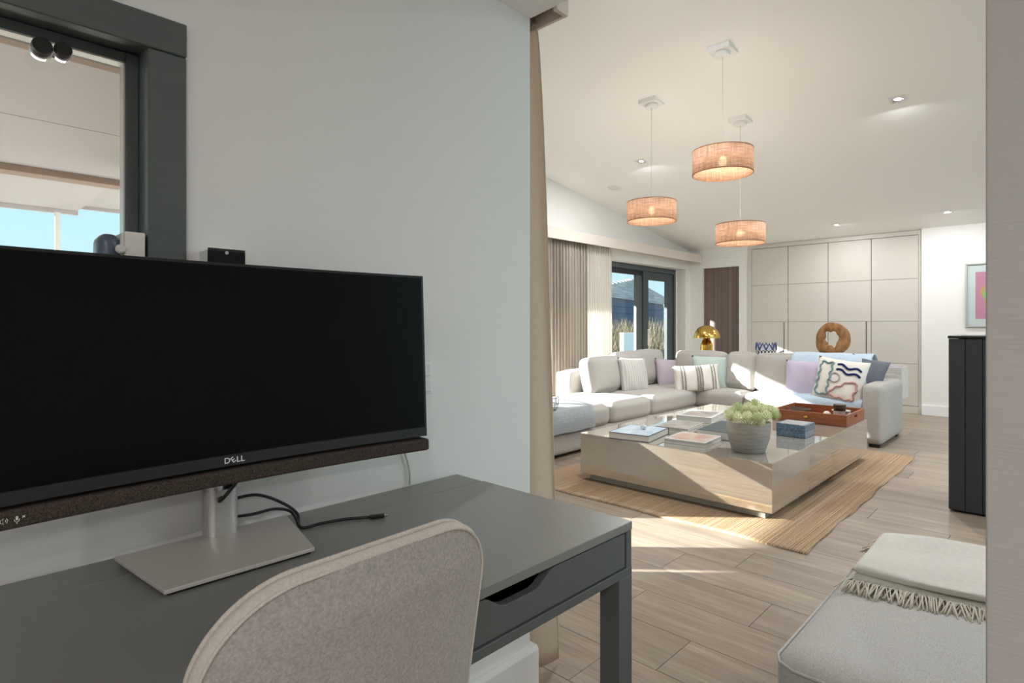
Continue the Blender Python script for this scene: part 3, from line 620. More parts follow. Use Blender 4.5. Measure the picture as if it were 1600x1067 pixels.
link('rounded_body', B().soft(g0.x, g1.x-.002, YW-.012, YW+.04, g1.z-.03, g0.z, .012, .003, 8), mat('blue_grey_plastic', lin(92, 100, 116), .3), ld, 'all')
link('white_back', B().box(g1.x-.002, p.x+.001, YW-.014, YW+.04, g1.z-.03, g0.z+.004, .003, 2), M['white'], ld)
kc = onY(188, 389, YW-.018); bb = B(); bb.lathe([(0, 0), (.0085, 0), (.0085, .004), (.006, .007), (0, .007)], (0, 0, 0), 20); bb.bm.transform(Matrix.Translation(kc) @ Matrix.Rotation(PI/2, 4, 'X')); link('turn_button', bb, M['ivory'], ld, True)
kc = onY(211, 401, YW-.021); bb = B(); bb.lathe([(0, 0), (.005, 0), (.005, .006), (0, .006)], (0, 0, 0), 16); bb.bm.transform(Matrix.Translation(kc) @ Matrix.Rotation(PI/2, 4, 'X')); link('key', bb, M['chrome'], ld)

# ---- desk chair
chr_ = thing('desk_chair', 'pale grey woven shell chair with piped edge pushed up to the desk', 'chair', (.40, .45, 0))
Xc, hw, ztp, R, Y0, cw, yaw, lean, taper = .3997, .2085, .927, .1078, .6572, .0194, .0439, .1797, -.0367
def cpt(x, z, d=0):
    yy = cw*(x/hw)**2 - lean*(z-.6) + d
    if z < .6: yy += -.9*(0.6-z)**2*2.0*0
    return Vector((Xc+x*math.cos(yaw)-yy*math.sin(yaw), Y0+x*math.sin(yaw)+yy*math.cos(yaw), z))
zlo = .46
def halfw(z):
    if z <= ztp-R: return hw - taper*(ztp-R-z)*.5 - max(0, .60-z)*.25
    d = z-(ztp-R); return hw - R + math.sqrt(max(R*R-d*d, 0))
outline = []
def outl(n=40):
    o = []
    for i in range(26): z = zlo+(ztp-R-zlo)*i/26; o.append((halfw(z), z))
    for i in range(17): a = PI/2*i/16; o.append((hw-R+R*math.cos(a), ztp-R+R*math.sin(a)))
    return o + [(-x, z) for x, z in reversed(o)]
OL = outl()
def shell(d, inset, bulge):
    """backrest face: the outline filled by rows; bulge pushes the middle out"""
    t = bmesh.new(); half = OL[:len(OL)//2]; rows = []
    for x, z in half:
        hx = max(x-inset, .002); zz = z-(inset if z > ztp-R else 0)*((z-(ztp-R))/R if z > ztp-R else 0); row = []
        for k in range(25):
            s = -1+2*k/24; e = (1-s**4)*min(1, max(0, (ztp-z)/.06))
            row.append(t.verts.new(cpt(hx*s, zz, d+bulge*e)))
        rows.append(row)
    for a, b in zip(rows, rows[1:]):
        for k in range(24): t.faces.new((a[k], a[k+1], b[k+1], b[k]))
    return t
back = B(); TK = .021
t = shell(0, .004, -.012); back.add(t); t = shell(TK, .004, .008); back.add(t)
rim = bmesh.new(); V = []
for x, z in OL:
    sx = math.copysign(max(abs(x)-.004, 0), x); zz = z-(.004*(z-(ztp-R))/R if z > ztp-R else 0)
    mid = [cpt(sx, zz, 0), cpt(x*1.0, z+.0, TK*.3), cpt(x, z, TK*.7), cpt(sx, zz, TK)]; V.append([rim.verts.new(m) for m in mid])
for a, b in zip(V, V[1:]):
    for k in range(3): rim.faces.new((a[k], b[k], b[k+1], a[k+1]))
bmesh.ops.recalc_face_normals(rim, faces=rim.faces[:]); link('edge_band', rim, M['pip'], chr_, 'all'); bmesh.ops.remove_doubles(back.bm, verts=back.bm.verts[:], dist=.0004); bmesh.ops.recalc_face_normals(back.bm, faces=back.bm.faces[:])
link('backrest', back, M['weave'], chr_, 'all')
link('piping', B().tube([cpt(math.copysign(max(abs(x)-.005, 0), x), z-(.005 if z > ztp-R else 0)*((z-(ztp-R))/R if z > ztp-R else 0), -.001) for x, z in OL], .0022, 8), M['pip'], chr_, 'all')
link('piping', B().tube([cpt(math.copysign(max(abs(x)-.003, 0), x), z, TK) for x, z in OL], .0036, 8), M['pip'], chr_, 'all')
sx0, sy0 = Xc+.0, Y0+.0
link('seat', B().soft(Xc-.215, Xc+.215, .60, 1.03, .425, .505, .04, .012, 10), M['weave'], chr_, 'all')
link('gas_column', B().lathe([(0, .09), (.028, .09), (.028, .30), (.018, .30), (.018, .425), (0, .425)], (Xc, .80, 0), 20), M['black'], chr_, True)
for k in range(5):
    a = 2*PI*k/5+.3; dx, dy = math.cos(a), math.sin(a)
    lg = link('leg', B().tube([(Xc+dx*.02, .80+dy*.02, .10), (Xc+dx*.16, .80+dy*.16, .085), (Xc+dx*.27, .80+dy*.27, .062)], .016, 8), M['alu'], chr_, True)
    link('caster', B().ball((Xc+dx*.28, .80+dy*.28, .027), .027, (1, 1, 1), 12, 8), M['black'], lg, True)

# ---- near curtain at the wall end
cn = B(); cy0, cy1 = 1.29, 1.72
def curt_near(u, v):
    z = .02+(2.235-.02)*v; y = cy0+(cy1-cy0)*u; fl = 1-v
    k_ = fl**.55; amp = .012+.04*k_; ph = u*2*PI*4+.7*fl
    c = XO+.030+.095*k_; 
    return Vector((c+amp*math.sin(ph+.6), y+.016*math.cos(ph*1.0)*fl-.0, z))
cn.grid(curt_near, 96, 40)
o = link('curtain', cn, M['curtnear'], None, 'all'); sd = o.modifiers.new('thickness', 'SOLIDIFY'); sd.thickness = .003; sd.offset = 0
tag(o, 'full height taupe curtain gathered at the end of the study wall', 'curtain')

# ================================================================== LIVING ROOM
# ---- window curtains
def pleated(name, x0, x1, y, z0, z1, n, amp, m, lab, tight=.7):
    def f(u, v):
        ph = u*2*PI*n; a = amp*(tight+(1-tight)*(1-v)); j = math.sin(u*37.1)*.3
        return Vector((x0+(x1-x0)*u+.012*math.sin(ph*2+j), y+a*math.sin(ph+j+.25*math.sin(v*3+u*9)), z0+(z1-z0)*v))
    o = link(name, B().grid(f, int(n*12), 14), M[m], None, 'all'); sd = o.modifiers.new('thickness', 'SOLIDIFY'); sd.thickness = .003; sd.offset = 0
    return tag(o, lab, 'curtain')
cxa, cxb, cxc = 5.45, onY(914, 480, 4.64).x, onY(955, 480, 4.64).x
pleated('linen_curtain', cxa, cxb, 4.63, .02, pz1-.03, 13, .05, 'curt', 'opaque linen curtain hanging in pleats left of the sheer curtain behind the sofa')
pleated('sheer_curtain', cxb+.01, cxc, 4.655, .02, pz1-.03, 11, .045, 'sheer', 'white sheer curtain beside the glass door, behind the sofa')

# ---- wardrobe
wd = thing('wardrobe', 'tall built-in wardrobe with four pale panelled doors on the far wall', 'wardrobe', (XE+.2, (yl+yr)/2, 0))
wt = onX(1168.7, 384.5, XE).z; wt = .5*(wt+onX(1441.5, 358.6, XE).z)
yi0, yi1 = onX(1435.6, 500, XE).y, onX(1174.5, 500, XE).y; zi = wt-.06
link('surround', B().box(XE-.012, XE+.08, yi1, yl-.001, 0, wt, .002, 1).box(XE-.012, XE+.08, yr+.001, yi0, 0, wt, .002, 1).box(XE-.012, XE+.08, yi0, yi1, zi, wt, .002, 1), M['ward'], wd)
link('plinth', B().box(XE-.004, XE+.1, yi0, yi1, 0, .095, .002, 1), M['ward'], wd)
link('carcass', B().box(XE+.03, XE+.48, yi0+.001, yi1-.001, .096, zi-.001), M['ward'], wd)
ed = [yi1, onX(1231.2, 500, XE).y, onX(1293.8, 500, XE).y, onX(1361.2, 500, XE).y, yi0]
zs = [.10, onX(1389.5, 567.2, XE).z, .5*(onX(1176.5, 503.9, XE).z+onX(1434.5, 500.6, XE).z), .5*(onX(1175.5, 447.4, XE).z+onX(1434, 433.7, XE).z), zi-.003]
for i in range(4):
    y1_, y0_ = ed[i]-.004, ed[i+1]+.004
    dr_ = thing('tmp', '', '') if False else None
    slot = i in (0, 2)                     # these two carry the recessed pull at their inner edge
    dbm = B().box(XE+.012, XE+.028, y0_, y1_, zs[0], zs[4]); dob = link('door', dbm, M['ward'], wd)
    for k in range(4):
        z0_, z1_ = zs[k]+.002, zs[k+1]-.002
        if slot and k < 2:
            link('panel', B().box(XE, XE+.012, y0_+.065, y1_, z0_, z1_, .0015, 1).box(XE, XE+.012, y0_, y0_+.048, z0_, z1_, .0015, 1), M['ward'], dob)
        else: link('panel', B().box(XE, XE+.012, y0_, y1_, z0_, z1_, .0015, 1), M['ward'], dob)
    if slot: link('recessed_pull', B().box(XE+.0095, XE+.0118, y0_+.048, y0_+.065, zs[0], zs[2]-.004), mat('pull_shadow_gap', lin(120, 114, 106), .7), dob)

# ---- framed picture on the far wall
f0, f1 = onX(1508, 412, XR-.02), onX(1508, 511, XR-.02)
fy1 = f0.y; fy0 = fy1-.62; fz1, fz0 = f0.z, f1.z
pic = thing('framed_print', 'framed pink and green abstract print above the black cabinet', 'picture', (XR-.02, (fy0+fy1)/2, fz0))
for bx in ((fy0, fy1, fz1-.018, fz1), (fy0, fy1, fz0, fz0+.018), (fy0, fy0+.022, fz0+.018, fz1-.018), (fy1-.022, fy1, fz0+.018, fz1-.018)):
    link('frame_bar', B().box(XR-.03, XR-.001, *bx, .002, 1), M['alu'], pic)
link('mount', B().box(XR-.012, XR-.002, fy0+.022, fy1-.022, fz0+.018, fz1-.018), M['white'], pic)
a0, a1 = onX(1524, 425, XR-.014), onX(1524, 498, XR-.014)
ay1 = a0.y; ay0 = fy0+(fy1-a0.y)
link('print', B().box(XR-.0145, XR-.012, ay0, ay1, a1.z, a0.z), mat('pink_print', lin(222, 146, 172), .6), pic)
cy, cz = (ay0+ay1)/2, (a0.z+a1.z)/2
def blob(sy, sz, oy, n=40, ph=0): return [(cy+oy+sy*math.cos(t)*(1+.16*math.sin(5*t+ph)), cz+sz*math.sin(t)*(1+.12*math.sin(7*t+ph))) for t in [2*PI*k/n for k in range(n)]]
link('orange_shape', B().prism(blob(.145, .21, .0), XR-.0160, XR-.0146, 'x'), mat('orange_print', lin(216, 172, 110), .6), pic)
link('green_shape', B().prism(blob(.12, .17, .0, 40, 1.2), XR-.0175, XR-.0161, 'x'), mat('green_print', lin(160, 208, 116), .6), pic)
link('picture_glass', B().box(XR-.022, XR-.020, fy0+.022, fy1-.022, fz0+.018, fz1-.018), M['glass'], pic)

# ---- black cabinet at the right
ca, cb_ = onZ(1482, 798, 0), onX(1482, 524.5, onZ(1482, 798, 0).x)
kx = ca.x; ky1 = ca.y; kz = cb_.z; pw = ky1-onX(1508.5, 600, kx).y
bc = thing('black_cabinet', 'tall narrow black cabinet with vertical panels beside the right pier', 'cabinet', (kx+.25, ky1-.3, 0))
link('carcass', B().box(kx+.02, kx+.5, ky1-pw*6, ky1, .012, kz-.02), M['blackpanel'], bc)
for k in range(6): link('panel', B().box(kx, kx+.019, ky1-pw*(k+1)+.0025, ky1-pw*k-.0005, .014, kz-.02, .002, 1), M['blackpanel'], bc)
link('top', B().box(kx-.004, kx+.504, ky1-pw*6, ky1+.004, kz-.016, kz, .002, 1), M['black'], bc)
link('top_strip', B().box(kx-.006, kx-.002, ky1-.05, ky1+.003, kz-.019, kz-.0165), M['alu'], bc)
link('plinth', B().box(kx+.03, kx+.48, ky1-pw*6+.02, ky1-.03, 0, .012), M['black'], bc)

# ---- rug
RX0, RX1, RY0, RY1 = 3.25, 6.31, .995, 3.05
nrow = 150; nu = 90; rt = bmesh.new(); V = []
for j in range(nrow*3+1):
    r = []
    for i in range(nu+1):
        u = i/nu; x = RX0+(RX1-RX0)*u; y = RY0+(RY1-RY0)*j/(nrow*3)
        e = .006*math.sin(x*5.3)+.005*math.sin(x*13+1); yy = y+e*(max(0, 1-(y-RY0)/.25)); xx = x+.008*math.sin(y*9+1)*(max(0, 1-(x-RX0)/.2))
        r.append(rt.verts.new((xx, yy, .009+(.0012 if j % 3 else 0)+.0003*math.sin(x*150+j*1.7))))
    V.append(r)
for j in range(nrow*3):
    for i in range(nu): rt.faces.new((V[j][i], V[j][i+1], V[j+1][i+1], V[j+1][i]))
edge = [e for e in rt.edges if e.is_boundary]; ex = bmesh.ops.extrude_edge_only(rt, edges=edge)
for v in ex['geom']:
    if isinstance(v, bmesh.types.BMVert): v.co.z = .0005
bmesh.ops.recalc_face_normals(rt, faces=rt.faces[:])
tag(link('jute_rug', rt, M['jute'], None, 'all'), 'natural ribbed jute rug under the coffee table', 'rug')

# ---- coffee table
TX0, TX1, TY0, TY1, TZ0, TZ = 3.595, 5.86, 1.285, 2.715, .063, .366
tb = thing('coffee_table', 'large low high-gloss taupe coffee table on the jute rug', 'table', ((TX0+TX1)/2, (TY0+TY1)/2, .012))
link('body', B().box(TX0, TX1, TY0, TY1, TZ0, TZ-.004, .0015, 2), M['lacq'], tb)
link('glass_top', B().box(TX0, TX1, TY0, TY1, TZ-.0038, TZ, .001, 1), M['lacq'], tb)
link('plinth', B().box(TX0+.05, TX1-.05, TY0+.06, TY1-.06, .0135, TZ0-.0005), mat('plinth_grey', lin(160, 156, 146), .4), tb)

# ---- sofa
SF = 3.265; SX = 6.66
sf = thing('corner_sofa', 'large pale grey corner sofa around the coffee table', 'sofa', (6.0, 3.4, 0))
def sp(nm, *a, r=.05, puff=.012, n=12, m='sofa', puffs=None): return link(nm, B().soft(*a, r=r, puff=puff, n=n, puffs=puffs), M[m], sf, 'all')
sp('base', 3.55, SX+.2, SF+.02, 4.35, .03, .215, r=.02, puff=0, n=6); sp('base', SX+.02, 7.42, 1.46, 4.35, .03, .205, r=.02, puff=0, n=6)
sp('backrest', 5.28, 7.42, 4.12, 4.37, .21, .66, r=.05, n=8); sp('backrest', 7.22, 7.42, 1.46, 4.10, .21, .70, r=.05, n=8)
sp('arm', 6.50, 7.46, 1.295, 1.475, .03, .615, r=.05, puff=.006, n=12)
for bx in ((3.55, 4.835, SF, 4.34), (4.845, 5.615, SF, 4.12), (5.625, SX+.02, SF, 4.12)): sp('seat_cushion', *bx, .205, .418, r=.07, puffs=(.004, .006, .016))
for bx in ((SX, 7.24, 2.72, 4.10), (SX, 7.24, 2.08, 2.712), (SX, 7.24, 1.478, 2.072)): sp('seat_cushion', *bx, .20, .415, r=.07, puffs=(.006, .004, .016))
for x in (3.65, 4.9): link('foot', B().box(x, x+.08, SF+.06, SF+.14, 0, .031), M['black'], sf)
for x, y in ((6.54, 1.33), (7.34, 1.33), (7.34, 4.2)): link('foot', B().box(x, x+.09, y, y+.09, 0, .031), M['black'], sf)
def place(o, c, nrm, up=Vector((0, 0, 1)), roll=0):
    """turn local x=width, y=height, z=outward to face nrm at c"""
    z = Vector(nrm).normalized(); x = Vector(up).cross(z).normalized(); y = z.cross(x)
    Mx = Matrix((x, y, z)).transposed().to_4x4(); o.matrix_local = Matrix.Translation(c) @ Mx @ Matrix.Rotation(roll, 4, 'Z')
def cushion_mesh(w_, h_, t_, pinch=.05, n=16, flat=.0, sag=0):
    b = bmesh.new(); bmesh.ops.create_grid(b, x_segments=n, y_segments=n, size=1)
    top = [v for v in b.verts]; g = bmesh.ops.duplicate(b, geom=b.verts[:]+b.edges[:]+b.faces[:])
    dup = [v for v in g['geom'] if isinstance(v, bmesh.types.BMVert)]
    for s, vs_ in ((1, top), (-1, dup)):
        for v in vs_:
            u, q = v.co.x, v.co.y; e = max(0, (1-u*u))**.5*max(0, (1-q*q))**.5; e = e**.85
            k = 1-pinch*(u*u*q*q)*0 - pinch*(1-abs(q)**2)*abs(u)**3*.0
            inx = 1-pinch*(1-q*q)*u*u; iny = 1-pinch*(1-u*u)*q*q
            wr = .006*math.sin(u*9+q*4)*e*(1-e)*4
            v.co = Vector((u*w_/2*inx, q*h_/2*iny - sag*(1-u*u)*max(0, q), s*(t_/2*e+flat*.0)+wr))
    bmesh.ops.remove_doubles(b, verts=b.verts[:], dist=.0006); bmesh.ops.recalc_face_normals(b, faces=b.faces[:]); return b
def back_cushion(c, w_, h_, t_, nrm, lean=.2):
    o = link('back_cushion', B().soft(-w_/2, w_/2, -h_/2, h_/2, -t_/2, t_/2, r=.055, puffs=(.012, .02, .045), n=12), M['sofa'], sf, 'all')
    # meshes made about the origin: undo the parent shift, then place
    o.data.transform(Matrix.Translation(sf.location)); place(o, Vector(c)-Vector(sf.location), Vector(nrm)+Vector((0, 0, lean))); return o
back_cushion((5.62, 3.93, .615), .66, .40, .17, (0, -1, 0), .22)
back_cushion((6.24, 4.0, .635), .60, .43, .17, (0, -1, 0), .22); back_cushion((6.80, 4.03, .64), .56, .43, .17, (-.12, -1, 0), .2)
back_cushion((7.08, 3.42, .635), .68, .43, .17, (-1, 0, 0), .2); back_cushion((7.07, 2.36, .635), .70, .43, .17, (-1, 0, 0), .2); back_cushion((7.07, 2.88, .635), .36, .43, .17, (-1, 0, 0), .2)
back_cushion((7.08, 1.75, .635), .52, .43, .17, (-1, 0, 0), .2)

def pillow(name, label, c, w_, h_, t_, nrm, m, roll=0, lean=.25, group=None, pinch=.07):
    o = link(name, cushion_mesh(w_, h_, t_, pinch), M[m], None, 'all'); place(o, Vector(c), Vector(nrm)+Vector((0, 0, lean)), roll=roll)
    return tag(o, label, 'cushion', group)
pillow('striped_pillow', 'grey ribbed square pillow second from the left on the sofa', onY(990, 587, 3.74)+Vector((0, 0, .0)), .44, .44, .15, (-.25, -1, 0), 'stripe', roll=-.06)
pillow('mauve_pillow', 'dusty mauve pillow between the ribbed pillow and the fringed lumbar pillow', onY(1047, 586, 3.78), .45, .44, .14, (-.35, -1, 0), 'mauve', roll=-.08)
pillow('sage_pillow', 'pale sage green pillow in the corner of the sofa behind the lumbar pillow', onX(1112, 584, 6.93), .47, .46, .14, (-1, -.75, 0), 'sage', roll=.0)
lum = pillow('lumbar_pillow', 'oblong ivory pillow with charcoal woven bands in front of the sage pillow', onX(1088, 591, 6.62), .60, .33, .13, (-.8, -1, 0), 'ivory', roll=.04)
def on_pillow(x, y, w_, h_, t_, k=1.0):
    u, q = 2*x/w_, 2*y/h_; e = (max(0, 1-u*u)*max(0, 1-q*q))**.425; return Vector((x, y, t_/2*e+.001))
for x0, wd_ in ((-.20, .016), (-.165, .016), (-.01, .02), (.02, .02), (.05, .02), (.185, .016), (.222, .016)):
    b = bmesh.new(); rows = []
    for k in range(29):
        y = -.155+.31*k/28; rows.append([b.verts.new(on_pillow(x0+dx, y, .60, .33, .13)+Vector((0, 0, .003+.002*((k+j) % 2)))) for j, dx in enumerate((-wd_/2, 0, wd_/2))])
    for a, c in zip(rows, rows[1:]):
        for j in range(2): b.faces.new((a[j], a[j+1], c[j+1], c[j]))
    o = link('woven_band', b, M['tuft'], None); o.parent = lum
pillow('lilac_pillow', 'plain lilac pillow against the pale blue throw', onX(1261, 594, 6.90), .46, .45, .15, (-1, -.1, 0), 'lilac', roll=.0)
emb = pillow('embroidered_pillow', 'white pillow with teal, navy and rose corded shapes by the sofa arm', onX(1312, 595, 6.74), .50, .47, .15, (-1, .05, 0), 'ivory', roll=-.12)
def cordp(pts, m, closed, r=.009):
    P = [on_pillow(x, y, .50, .47, .15)+Vector((0, 0, .004)) for x, y in pts]; o = link('corded_shape', B().tube(P, r, 6, closed), M[m], None, 'all'); o.parent = emb
def wavy(pts, n, amp, fr, closed):
    out = []; P = [Vector(p).to_2d() for p in pts]; m = len(P) if closed else len(P)-1; s = 0
    for i in range(m):
        a, b = P[i], P[(i+1) % len(P)]; d = (b-a); L = d.length; nn = max(4, int(n*L)); t = Vector((-d.y, d.x)).normalized()
        for k in range(nn): q = a+d*(k/nn)+t*amp*math.sin((s+L*k/nn)*fr); out.append((q.x, q.y))
        s += L
    return out
cordp(wavy([(-.19, .17, 0), (-.075, .17, 0), (-.085, -.17, 0), (-.20, -.17, 0)], 70, .009, 75, True), 'cordteal', True)
cordp(wavy([(-.03, .16, 0), (.21, .12, 0)], 90, .014, 42, False), 'cordblue', False, .011); cordp(wavy([(-.03, .105, 0), (.21, .06, 0)], 90, .014, 42, False), 'cordblue', False, .011)
cordp([(-.03+.048*math.cos(2*PI*k/24), .02+.048*math.sin(2*PI*k/24)) for k in range(24)], 'cordgrey', True, .008)
cordp(wavy([(-.06, -.17, 0), (.16, -.19, 0), (.19, -.02, 0), (.12, -.0, 0), (-.04, -.11, 0)], 70, .009, 70, True), 'cordpink', True)
pillow('slate_pillow', 'dark slate pillow half hidden behind the corded white pillow', onX(1352, 586, 6.98), .40, .38, .12, (-1, .25, 0), 'slate', roll=-.2)

# ---- throws on the sofa
def drape(name, prof, y0, y1, m, lab, th=.01, axis='x', n=24):
    P = smooth_path([Vector((a, 0, z)) for a, z in prof], 6)
    def f(u, v):
        k = v*(len(P)-1); i = min(int(k), len(P)-2); q = P[i].lerp(P[i+1], k-i); y = y0+(y1-y0)*u; wv = .003*math.sin(u*16+v*7)
        return Vector((q.x+wv, y, q.z+wv)) if axis == 'x' else Vector((y, q.x, q.z+wv))
    o = link(name, B().grid(f, n, len(P)-1), M[m], None, 'all'); sd = o.modifiers.new('thickness', 'SOLIDIFY'); sd.thickness = th; sd.offset = 0
    return tag(o, lab, 'throw')
drape('blue_throw', [(7.40, .735), (7.28, .80), (7.16, .872), (7.08, .878), (7.0, .835), (6.935, .72), (6.90, .58), (6.89, .47), (6.84, .445), (6.76, .447), (6.68, .435), (6.643, .40), (6.638, .33), (6.64, .24)], 1.49, onX(1237, 600, 7.0).y, 'blue', 'pale blue wool throw draped over the right end of the sofa')
bx1 = onY(928, 660, SF).x
drape('felt_blanket', [(SF-.014, .225), (SF-.014, .33), (SF+.01, .405), (SF+.06, .436), (SF+.3, .447), (SF+.6, .448), (SF+.9, .446)], 3.57, bx1, 'felt', 'grey felt blanket laid over the near end of the chaise', axis='y')

wbp = onZ(858, 640, .46); wr = .085
wbk = thing('wire_basket', 'small black wire basket on the chaise, half hidden by the near curtain', 'basket', (wbp.x, wbp.y, .452))
for z_, r_ in ((.456, .06), (.51, .08), (.57, wr)): link('hoop', B().tube([(wbp.x+r_*math.cos(2*PI*k/24), wbp.y+r_*math.sin(2*PI*k/24), z_) for k in range(24)], .003, 6, True), M['black'], wbk, True)
for k in range(8):
    a = 2*PI*k/8; link('upright', B().tube([(wbp.x+r_*math.cos(a), wbp.y+r_*math.sin(a), z_) for z_, r_ in ((.456, .06), (.48, .072), (.51, .08), (.57, wr))], .0025, 5), M['black'], wbk, True)
# ---- console behind the sofa, with what stands on it
kz1 = .728; kX0, kX1, kY0, kY1 = 7.47, 7.80, 1.31, 3.95
cs = thing('console_table', 'slim pale gloss console table behind the sofa', 'table', (7.6, 2.6, 0))
link('top', B().box(kX0, kX1, kY0, kY1, kz1-.06, kz1, .002, 1), M['console'], cs)
link('end_panel', B().box(kX0+.0, kX1, kY0, kY0+.06, .38, kz1-.0605, .002, 1), M['console'], cs); link('end_panel', B().box(kX0, kX1, kY1-.06, kY1, 0, kz1-.0605, .002, 1), M['console'], cs)
link('shelf', B().box(kX0+.01, kX1-.01, kY0+.0605, kY1-.0605, .60, .62, .002, 1), M['console'], cs)
link('leg', B().box(kX0+.02, kX0+.08, 1.52, 1.58, 0, .6, .002, 1), M['console'], cs); link('leg', B().box(kX1-.08, kX1-.02, 1.52, 1.58, 0, .6, .002, 1), M['console'], cs)
lpp = onX(1104, 530, 7.63); lr = abs(onX(1085, 528, 7.63).y-onX(1123, 528, 7.63).y)/2; lt = onX(1104, 508, 7.63).z; lbz = onX(1104, 528, 7.63).z
gl_ = thing('mushroom_lamp', 'shiny gold mushroom shaped table lamp on the console behind the sofa corner', 'lamp', (7.63, lpp.y, kz1))
hh = lt-lbz
link('lamp_shade', B().lathe([(lr*math.cos(a), lbz+hh*math.sin(a)) for a in [PI/2*k/14 for k in range(15)]]+[(0, lbz+hh)]+[(0, lbz+hh*.96)]+[(lr*.97*math.cos(a), lbz+hh*.97*math.sin(a)) for a in [PI/2*k/10 for k in range(9, -1, -1)]], (7.63, lpp.y, 0), 48), M['brass'], gl_, True)
br_ = lr*.47
link('base', B().lathe([(0, kz1+.0005), (br_, kz1+.0005), (br_, lbz-.092), (0, lbz-.092)], (7.63, lpp.y, 0), 40), M['brass'], gl_, True); link('cone', B().lathe([(0, lbz-.0918), (br_, lbz-.0918), (br_*.62, lbz-.025), (br_*.58, lbz-.0), (0, lbz)], (7.63, lpp.y, 0), 40), M['brass'], gl_, False)
link('stem', B().lathe([(.012, lbz-.02), (.012, lt-.01)], (7.63, lpp.y, 0), 12), M['brass'], gl_)
# wood ring sculpture
sc_ = onX(1301, 530.5, 7.63); sr = abs(onX(1275, 530, 7.63).y-onX(1328, 530, 7.63).y)/2
wsx = 7.63; scu = thing('root_wood_ring', 'round slice of brown root wood with a ragged hole, on two rods', 'sculpture', (wsx, sc_.y, kz1))
no = 64; hole = [.36, .40, .44, .40, .46, .50, .47, .42, .55, .62, .50, .44, .47, .40, .36, .44, .38, .32, .42, .52, .42, .34, .30, .34]
def ring_pt(i, rr, x):
    a = 2*PI*i/no; ro = sr*(1+.035*math.sin(2*a+.4)+.03*math.sin(3*a+2)); k = i/no*len(hole); h0 = hole[int(k) % len(hole)]; h1 = hole[(int(k)+1) % len(hole)]; hr = sr*(h0+(h1-h0)*(k-int(k)))*1.0
    r = hr+(ro-hr)*rr; return Vector((x, sc_.y-r*math.cos(a), sc_.z+r*1.13*math.sin(a)))
sect = [(0, -.02), (.06, -.045), (.5, -.055), (.94, -.04), (1, -.015), (1, .015), (.94, .04), (.5, .055), (.06, .045), (0, .02)]
tq = bmesh.new(); V = [[tq.verts.new(ring_pt(i, rr, wsx+dx+.008*math.sin(i*.7+rr*4))) for rr, dx in sect] for i in range(no)]
for i in range(no):
    for k in range(len(sect)): tq.faces.new((V[i][k], V[(i+1) % no][k], V[(i+1) % no][(k+1) % len(sect)], V[i][(k+1) % len(sect)]))
bmesh.ops.recalc_face_normals(tq, faces=tq.faces[:]); link('wood_slice', tq, M['driftwood'], scu, 'all')
for dy in (-.085, .085): link('rod', B().tube([(wsx, sc_.y+dy, kz1+.02), (wsx, sc_.y+dy, sc_.z-sr*.8)], .006, 8), M['black'], scu)
link('foot', B().box(wsx-.06, wsx+.06, sc_.y-.16, sc_.y+.16, kz1+.0005, kz1+.022, .003, 1), M['black'], scu)
# patterned ceramic bowl with a zigzag rim
cw_ = onX(1197, 541, 7.6); cr = .125
def bowlmat():
    m = mat('patterned_glaze', lin(232, 230, 222), .4); t = m.node_tree; N, L = t.nodes, t.links; p = N['Principled BSDF']; tc = N.new('ShaderNodeTexCoord'); s = N.new('ShaderNodeSeparateXYZ'); L.new(tc.outputs['Object'], s.inputs[0])
    at = N.new('ShaderNodeMath'); at.operation = 'ARCTAN2'; L.new(s.outputs[1], at.inputs[0]); L.new(s.outputs[0], at.inputs[1])
    cb = N.new('ShaderNodeCombineXYZ'); L.new(at.outputs[0], cb.inputs[0]); L.new(s.outputs[2], cb.inputs[1]); mp = N.new('ShaderNodeMapping'); mp.inputs['Scale'].default_value = (36/(2*PI), 1/.035, 1); L.new(cb.outputs[0], mp.inputs[0])
    ck = N.new('ShaderNodeTexChecker'); ck.inputs['Scale'].default_value = 1; ck.inputs['Color1'].default_value = lin(236, 234, 224); ck.inputs['Color2'].default_value = lin(34, 36, 52); L.new(mp.outputs[0], ck.inputs['Vector']); L.new(ck.outputs['Color'], p.inputs['Base Color']); return m
bz = kz1; bt = cw_.z-.045
cbw = thing('zigzag_bowl', 'black and white checked bowl with blue zigzag rim behind the sofa back', 'bowl', (7.6, cw_.y, bz))
link('bowl', B().lathe([(0, bz+.001), (.07, bz+.001), (cr*.9, bz+.06), (cr, bt), (cr*.95, bt), (cr*.85, bz+.065), (0, bz+.012)], (7.6, cw_.y, 0), 48), bowlmat(), cbw, True)
M['zig'] = mat('blue_glaze', lin(70, 78, 120), .4); M['zigw'] = mat('white_glaze', lin(214, 214, 224), .4)
for k in range(9):
    a0_, a1_ = 2*PI*k/9, 2*PI*(k+1)/9; am = (a0_+a1_)/2; q = lambda a, r, z: Vector((7.6+r*math.cos(a), cw_.y+r*math.sin(a), z))
    ow = link('rim_point', B().tube([q(a0_, cr*.97, bt+.004), q(am, cr*.93, bt+.085), q(a1_, cr*.97, bt+.004)], .011, 6), M['zig'], cbw, True)
    bm_ = bmesh.new(); vv = [bm_.verts.new(q(a, r, z)) for a, r, z in ((a0_, cr*.96, bt), (am, cr*.92, bt+.08), (a1_, cr*.96, bt), (a0_, cr*.93, bt), (am, cr*.89, bt+.08), (a1_, cr*.93, bt))]
    for f in ((0, 1, 2), (5, 4, 3), (0, 3, 4, 1), (1, 4, 5, 2), (2, 5, 3, 0)): bm_.faces.new([vv[i] for i in f])
    link('rim_fill', bm_, M['zigw'], cbw)
pf_ = onX(1212, 551, 7.62)
sh = thing('checked_fish_dish', 'small black and ivory checked dish leaning beside the zigzag bowl', 'dish', (7.62, pf_.y, bz))
